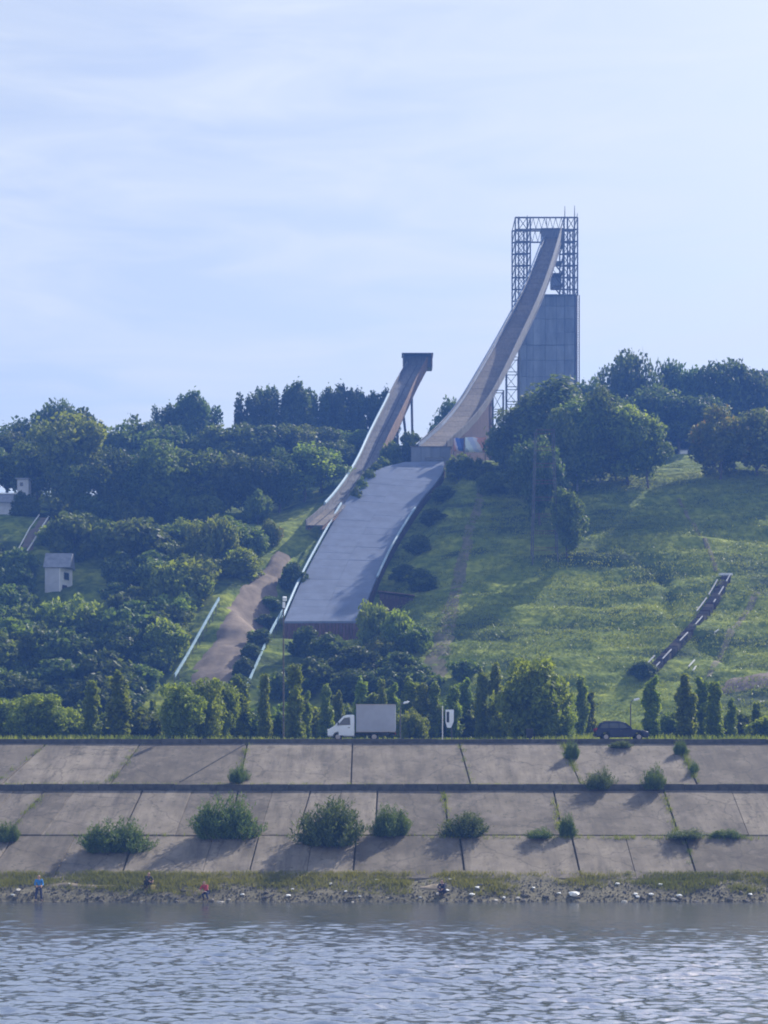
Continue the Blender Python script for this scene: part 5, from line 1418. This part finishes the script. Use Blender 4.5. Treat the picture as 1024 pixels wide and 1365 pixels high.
mb = MB(); mb.hexa([Vector((.70, -.86, 1.445)), Vector((.70, .86, 1.445)), Vector((1.40, .8, 2.20)), Vector((1.40, -.8, 2.20)), Vector((.67, -.86, 1.46)), Vector((.67, .86, 1.46)), Vector((1.37, .8, 2.225)), Vector((1.37, -.8, 2.225))]); mk('windscreen', mb, M['glass'], van, local=True)
mb = MB(); mb.box((.03, 0, .55), (.16, 1.9, .26)); mk('bumper', mb, M['black'], van, local=True, bevel=.04)
mb = MB(); mb.box((4.3, 0, .62), (3.7, .9, .2)); mk('chassis', mb, M['black'], van, local=True)
mb = MB(); mb.box((4.39, 0, 2.06), (3.56, 2.1, 2.5)); cg = mk('cargo_box', mb, M['cargo'], van, local=True, bevel=.05)
for z in (.84, 3.29):
    mb = MB(); mb.box((4.39, 0, z), (3.60, 2.14, .07)); mk('edge_trim', mb, M['hub'], cg, local=True)
for sy in (-.52, .52):
    mb = MB(); mb.box((6.19, sy, 2.06), (.04, 1.0, 2.3)); mk('rear_door', mb, M['white'], cg, local=True)
for x in (5.95,):
    for sy in (-.9, .9): mb = MB(); mb.box((6.19, sy, .68), (.05, .2, .14)); mk('tail_light', mb, M['red_lens'], van, local=True)
mb = MB(); mb.box((5.1, -.95, .62), (1.0, .05, .35)); mk('mudguard', mb, M['black'], van, local=True)

# car, facing right (+x)
cx0 = (793 - 512) * 142.4 / F
car = empty('estate_car', (cx0, 142.4, ROAD_Z), 0, 'dark blue estate car parked facing right by the parapet', 'car')
L = 4.75
low = [(0.0, .55), (.02, .95), (.12, 1.06), (3.15, 1.05), (4.30, .90), (4.68, .76), (4.75, .45), (4.70, .3)] 
prof = low + [(4.3, .28)] + arch(3.85, .40, .28) + [(1.35, .28)] + arch(.90, .40, .28) + [(.08, .3)]
mb = MB(); mb.prism(prof, -.86, .86); mk('body', mb, M['car'], car, local=True, bevel=.06)
cab = [(.10, 1.0), (.42, 1.58), (.75, 1.68), (2.25, 1.69), (2.55, 1.64), (3.30, 1.04)]
V = [Vector((x, -.80 + max(0, z - 1.0) * .25, z)) for x, z in cab] + [Vector((x, .80 - max(0, z - 1.0) * .25, z)) for x, z in cab]
mb = MB(); mb.add(V, [tuple(range(6)), tuple(range(11, 5, -1))] + [(i, i + 6, (i + 1) % 6 + 6, (i + 1) % 6) for i in range(6)]); mk('cabin', mb, M['car'], car, local=True, bevel=.05)
for sy in (-1, 1):
    for w in ([(.38, 1.10), (.58, 1.50), (1.12, 1.56), (1.15, 1.10)], [(1.24, 1.10), (1.22, 1.56), (2.02, 1.57), (2.06, 1.10)], [(2.14, 1.10), (2.10, 1.57), (2.46, 1.55), (2.98, 1.10)]):
        a = [Vector((x, sy * (.80 - (z - 1.0) * .25 + .004), z)) for x, z in w]; b = [v + Vector((0, sy * .014, 0)) for v in a]
        mb = MB(); mb.hexa(a + b); mk('side_window', mb, M['glass'], car, local=True)
    for x0, x1 in ((1.22, 2.04), (2.10, 3.05)):
        mb = MB(); mb.prism([(x0, .42), (x1, .42), (x1, 1.0), (x0, 1.0)], sy * .862, sy * .874); d = mk('door', mb, M['car'], car, local=True)
        mb = MB(); mb.box((x0 + .16, sy * .885, .88), (.18, .03, .04)); mk('handle', mb, M['black'], d, local=True)
    mb = MB(); mb.box((2.82, sy * .96, 1.12), (.16, .2, .14)); mk('mirror', mb, M['car'], car, local=True, bevel=.03)
    mb = MB(); mb.box((4.58, sy * .64, .74), (.22, .3, .16)); mk('headlight', mb, M['lens'], car, local=True, bevel=.03)
    mb = MB(); mb.box((.05, sy * .70, .95), (.12, .2, .34)); mk('tail_light', mb, M['red_lens'], car, local=True)
    mb = MB(); mb.tube([(.7, sy * .56, 1.75), (2.3, sy * .56, 1.75)], .025, 5); mk('roof_rail', mb, M['steel'], car, local=True)
    wheel(car, 3.85, sy * .76, .33, .2, sy); wheel(car, .90, sy * .76, .33, .2, sy)
mb = MB(); mb.hexa([Vector((2.66, -.62, 1.60)), Vector((2.66, .62, 1.60)), Vector((3.24, .72, 1.12)), Vector((3.24, -.72, 1.12)), Vector((2.69, -.62, 1.62)), Vector((2.69, .62, 1.62)), Vector((3.28, .72, 1.13)), Vector((3.28, -.72, 1.13))]); mk('windscreen', mb, M['glass'], car, local=True)
mb = MB(); mb.hexa([Vector((.13, -.66, 1.12)), Vector((.13, .66, 1.12)), Vector((.38, .6, 1.54)), Vector((.38, -.6, 1.54)), Vector((.10, -.66, 1.13)), Vector((.10, .66, 1.13)), Vector((.35, .6, 1.56)), Vector((.35, -.6, 1.56))]); mk('rear_window', mb, M['glass'], car, local=True)
mb = MB(); mb.box((4.73, 0, .46), (.1, 1.66, .2)); mk('bumper', mb, M['black'], car, local=True, bevel=.04)
mb = MB(); mb.box((-.01, 0, .52), (.1, 1.66, .22)); mk('bumper', mb, M['black'], car, local=True, bevel=.04)

# ------------------------------------------------------------------ people
def skin_mesh(name, joints, edges, mat, parent, root=0, sub=1):
    me = bpy.data.meshes.new(name)
    me.from_pydata([j[:3] for j in joints], edges, [])
    o = bpy.data.objects.new(name, me); col.objects.link(o)
    o.modifiers.new('skin', 'SKIN')
    me.skin_vertices.new() if not me.skin_vertices else None
    for i, j in enumerate(joints):
        r = j[3]; me.skin_vertices[0].data[i].radius = (r, r)
        me.skin_vertices[0].data[i].use_root = (i == root)
    s = o.modifiers.new('sub', 'SUBSURF'); s.levels = sub; s.render_levels = sub
    dg = bpy.context.evaluated_depsgraph_get(); dg.update()
    nm = bpy.data.meshes.new_from_object(o.evaluated_get(dg))
    bpy.data.objects.remove(o); bpy.data.meshes.remove(me)
    nm.materials.clear(); nm.materials.append(mat)
    for p in nm.polygons: p.use_smooth = True
    return link_mesh(name, nm, None, parent)

def person(loc, rz, label, J, top, legs, scale=1.0):
    """J: joints of the pose in metres, facing -y"""
    r = empty('person', loc, rz, label, 'person'); r.scale = (scale,) * 3
    V = lambda k: Vector(J[k])
    jt, ed = [], []
    def add(p, rad, prev=None):
        jt.append((*p, rad)); 
        if prev is not None: ed.append((prev, len(jt) - 1))
        return len(jt) - 1
    pel = add(V('pelvis'), .125)
    sp = add(V('pelvis').lerp(V('neck'), .5), .12, pel); ch = add(V('pelvis').lerp(V('neck'), .82), .13, sp)
    nk = add(V('neck'), .055, ch); hb = add(V('head') - (V('head') - V('neck')).normalized() * .07, .085, nk); hd = add(V('head'), .10, hb); ht = add(V('head') + (V('head') - V('neck')).normalized() * .09, .075, hd)
    for s in ('l', 'r'):
        sh = add(V('sh' + s), .058, ch); el = add(V('el' + s), .042, sh); wr = add(V('wr' + s), .030, el)
        d = (V('wr' + s) - V('el' + s)).normalized(); side = d.cross(Vector((0, 1, .2))).normalized()
        pm = add(V('wr' + s) + d * .05, .032, wr)
        for q, (off, ln) in enumerate([(-.034, .060), (-.012, .075), (.012, .078), (.034, .068)]):
            kn = add(jt_v(jt, pm) + d * .045 + side * off, .0095, pm); tp = add(jt_v(jt, kn) + d * ln * .5 + Vector((0, -.012, -.01)), .0085, kn); add(jt_v(jt, tp) + d * ln * .4 + Vector((0, -.018, -.008)), .007, tp)
        th = add(V('wr' + s) + d * .035 + side * -.05, .011, pm); add(jt_v(jt, th) + d * .045 + side * -.02, .009, th)
        hp = add(V('hip' + s), .10, pel); kn = add(V('kn' + s), .062, hp); an = add(V('an' + s), .043, kn); add(V('toe' + s), .038, an)
    skin_mesh('body', jt, ed, M['skin'], r)
    # clothing
    a = [(*V('pelvis'), .155), (*V('pelvis').lerp(V('neck'), .5), .15), (*V('pelvis').lerp(V('neck'), .84), .16), (*V('neck').lerp(V('pelvis'), .05), .075)]
    e = [(0, 1), (1, 2), (2, 3)]
    for s in ('l', 'r'):
        b = len(a); a += [(*V('sh' + s), .085), (*V('el' + s), .066), (*V('el' + s).lerp(V('wr' + s), .75), .05)]; e += [(2, b), (b, b + 1), (b + 1, b + 2)]
    skin_mesh('jacket' if top is not M['shirt_blue'] else 'shirt', a, e, top, r)
    a = [(*V('pelvis'), .15)]; e = []
    for s in ('l', 'r'):
        b = len(a); a += [(*V('hip' + s), .118), (*V('kn' + s), .082), (*V('an' + s).lerp(V('kn' + s), .08), .066)]; e += [(0, b), (b, b + 1), (b + 1, b + 2)]
    skin_mesh('trousers', a, e, legs, r)
    for s in ('l', 'r'):
        skin_mesh('shoe', [(*V('an' + s), .055), (*V('toe' + s), .048)], [(0, 1)], M['black'], r)
    h = V('head'); u = (V('head') - V('neck')).normalized()
    skin_mesh('hair', [(*(h + Vector((0, .035, .03))), .105), (*(h + u * .085 + Vector((0, .015, .0))), .085)], [(0, 1)], M['hair'], r)
    for dx in (-.035, .035):
        mb = MB(); mb.box(h + Vector((dx, -.098, .005)), (.02, .012, .012)); mk('eye', mb, M['black'], r, local=True)
    mb = MB(); mb.box(h + Vector((0, -.108, -.03)), (.025, .035, .045), taper=.6); mk('nose', mb, M['skin'], r, local=True)
    mb = MB(); mb.box(h + Vector((0, -.092, -.072)), (.05, .02, .012)); mk('mouth', mb, M['red_lens'], r, local=True)
    for dx in (-.10, .10):
        mb = MB(); mb.box(h + Vector((dx, .0, -.01)), (.025, .04, .06)); mk('ear', mb, M['skin'], r, local=True)
    return r
def jt_v(jt, i): return Vector(jt[i][:3])
stand = dict(pelvis=(0,0,.95), neck=(0,-.02,1.47), head=(0,-.05,1.63), shl=(-.19,0,1.40), shr=(.19,0,1.40), ell=(-.27,-.10,1.13), elr=(.27,-.12,1.12), wrl=(-.16,-.32,1.03), wrr=(.18,-.34,1.02),
             hipl=(-.10,0,.90), hipr=(.10,0,.90), knl=(-.17,-.04,.49), knr=(.14,-.03,.49), anl=(-.22,.02,.08), anr=(.17,.03,.08), toel=(-.25,-.14,.04), toer=(.20,-.13,.04))
crouch = dict(pelvis=(0,.14,.36), neck=(0,-.10,.86), head=(0,-.17,1.01), shl=(-.19,-.08,.79), shr=(.19,-.08,.79), ell=(-.26,-.30,.60), elr=(.26,-.30,.60), wrl=(-.12,-.48,.48), wrr=(.14,-.48,.48),
              hipl=(-.11,.12,.34), hipr=(.11,.12,.34), knl=(-.19,-.27,.54), knr=(.19,-.27,.54), anl=(-.17,-.07,.09), anr=(.17,-.07,.09), toel=(-.19,-.25,.04), toer=(.19,-.25,.04))
lean = dict(pelvis=(0,.08,.62), neck=(0,-.16,1.09), head=(0,-.24,1.23), shl=(-.19,-.13,1.02), shr=(.19,-.13,1.02), ell=(-.27,-.30,.82), elr=(.27,-.30,.82), wrl=(-.14,-.46,.68), wrr=(.16,-.48,.66),
            hipl=(-.11,.06,.58), hipr=(.11,.06,.58), knl=(-.18,-.22,.44), knr=(.18,-.22,.44), anl=(-.16,.02,.08), anr=(.17,.02,.08), toel=(-.18,-.16,.04), toer=(.19,-.16,.04))
def shore(px, Y, dz=0): x = (px - 512) * Y / F; return Vector((x, Y, max(bz1(x, Y), 0) + dz))
person(shore(52, 111.7, .04), R(12), 'person in bright blue shirt standing at the water edge', stand, M['shirt_blue'], M['cloth_navy'], 1.08)
person(shore(197, 113.5), R(40), 'person in dark clothes crouching up the beach by a yellow bucket', crouch, M['cloth_dark'], M['cloth_dark'])
person(shore(275, 112.0), R(-30), 'person in red jacket bending forward at the water edge', lean, M['shirt_red'], M['cloth_navy'], 1.05)
person(shore(590, 112.6), R(-20), 'person in navy clothes sitting low among stones at the shore', crouch, M['cloth_navy'], M['cloth_navy'])
# bucket beside the crouching person, fishing rods
c = shore(204, 113.2)
r = empty('bucket', c, 0, 'yellowish bucket next to the crouching person', 'bucket')
mb = MB(); mb.tube([c, c + Vector((0, 0, .32))], [.14, .18], 12); mk('body', mb, M['bucket'], r)
mb = MB(); mb.tube([c + Vector((.18 * math.cos(t), 0, .32 + .16 * math.sin(t))) for t in np.linspace(0, math.pi, 9)], .012, 4); mk('handle', mb, M['steel'], r)
def rod(a, b, label):
    r = empty('fishing_rod', a, 0, label, 'fishing rod', 'fishing rods at the shore')
    mb = MB(); mb.tube([a, a.lerp(b, .5) + Vector((0, 0, .08)), b], [.016, .009, .004], 5); mk('rod_blank', mb, M['black'], r)
    mb = MB(); mb.tube([a - (b - a).normalized() * .3, a + (b - a).normalized() * .1], .022, 6); mk('grip', mb, M['hub'], r)
p = shore(52, 111.7); rod(p + Vector((.09, -.38, 1.0)), p + Vector((.5, -3.4, 1.7)), 'thin fishing rod held by the person in blue')
p = shore(275, 112.0); rod(p + Vector((-.1, -.5, .7)), p + Vector((-1.5, -2.6, 1.2)), 'thin fishing rod held by the person in red')
p = shore(590, 112.6); rod(p + Vector((-.1, -.5, .5)), p + Vector((-.9, -2.8, 1.1)), 'thin fishing rod of the seated person in navy')

# ---- plants that would share a label are told apart by their order from the left
by_label = {}
for o in list(bpy.data.objects):
    if o.get('category') in ('tree', 'bush') or o.name.startswith('boulder'): by_label.setdefault(o['label'], []).append(o)
NTH = ['first', 'second', 'third', 'fourth', 'fifth', 'sixth', 'seventh', 'eighth', 'ninth', 'tenth', 'eleventh', 'twelfth']
for lab, os_ in by_label.items():
    if len(os_) < 2 or len(lab.split()) > 13: continue
    os_.sort(key=lambda o: o.location.x / o.location.y)
    for i, o in enumerate(os_):
        if i < 12: o['label'] = f'{lab}, {NTH[i]} from left'
# ------------------------------------------------------------------ haze
hm = bpy.data.materials.new('haze_air'); hm.use_nodes = True
hm.node_tree.nodes.clear()
ho = hm.node_tree.nodes.new('ShaderNodeOutputMaterial'); hv = hm.node_tree.nodes.new('ShaderNodeVolumePrincipled')
hv.inputs['Color'].default_value = HAZE_COLOR
hv.inputs['Density'].default_value = HAZE_DENSITY
hv.inputs['Anisotropy'].default_value = 0.0
hm.node_tree.links.new(hv.outputs[0], ho.inputs['Volume'])
try: hm.cycles.homogeneous_volume = True
except Exception: pass
mb = MB(); mb.box((0, 275, 72.5), (720, 650, 155))
tag(mk('haze', mb, hm), kind='stuff')
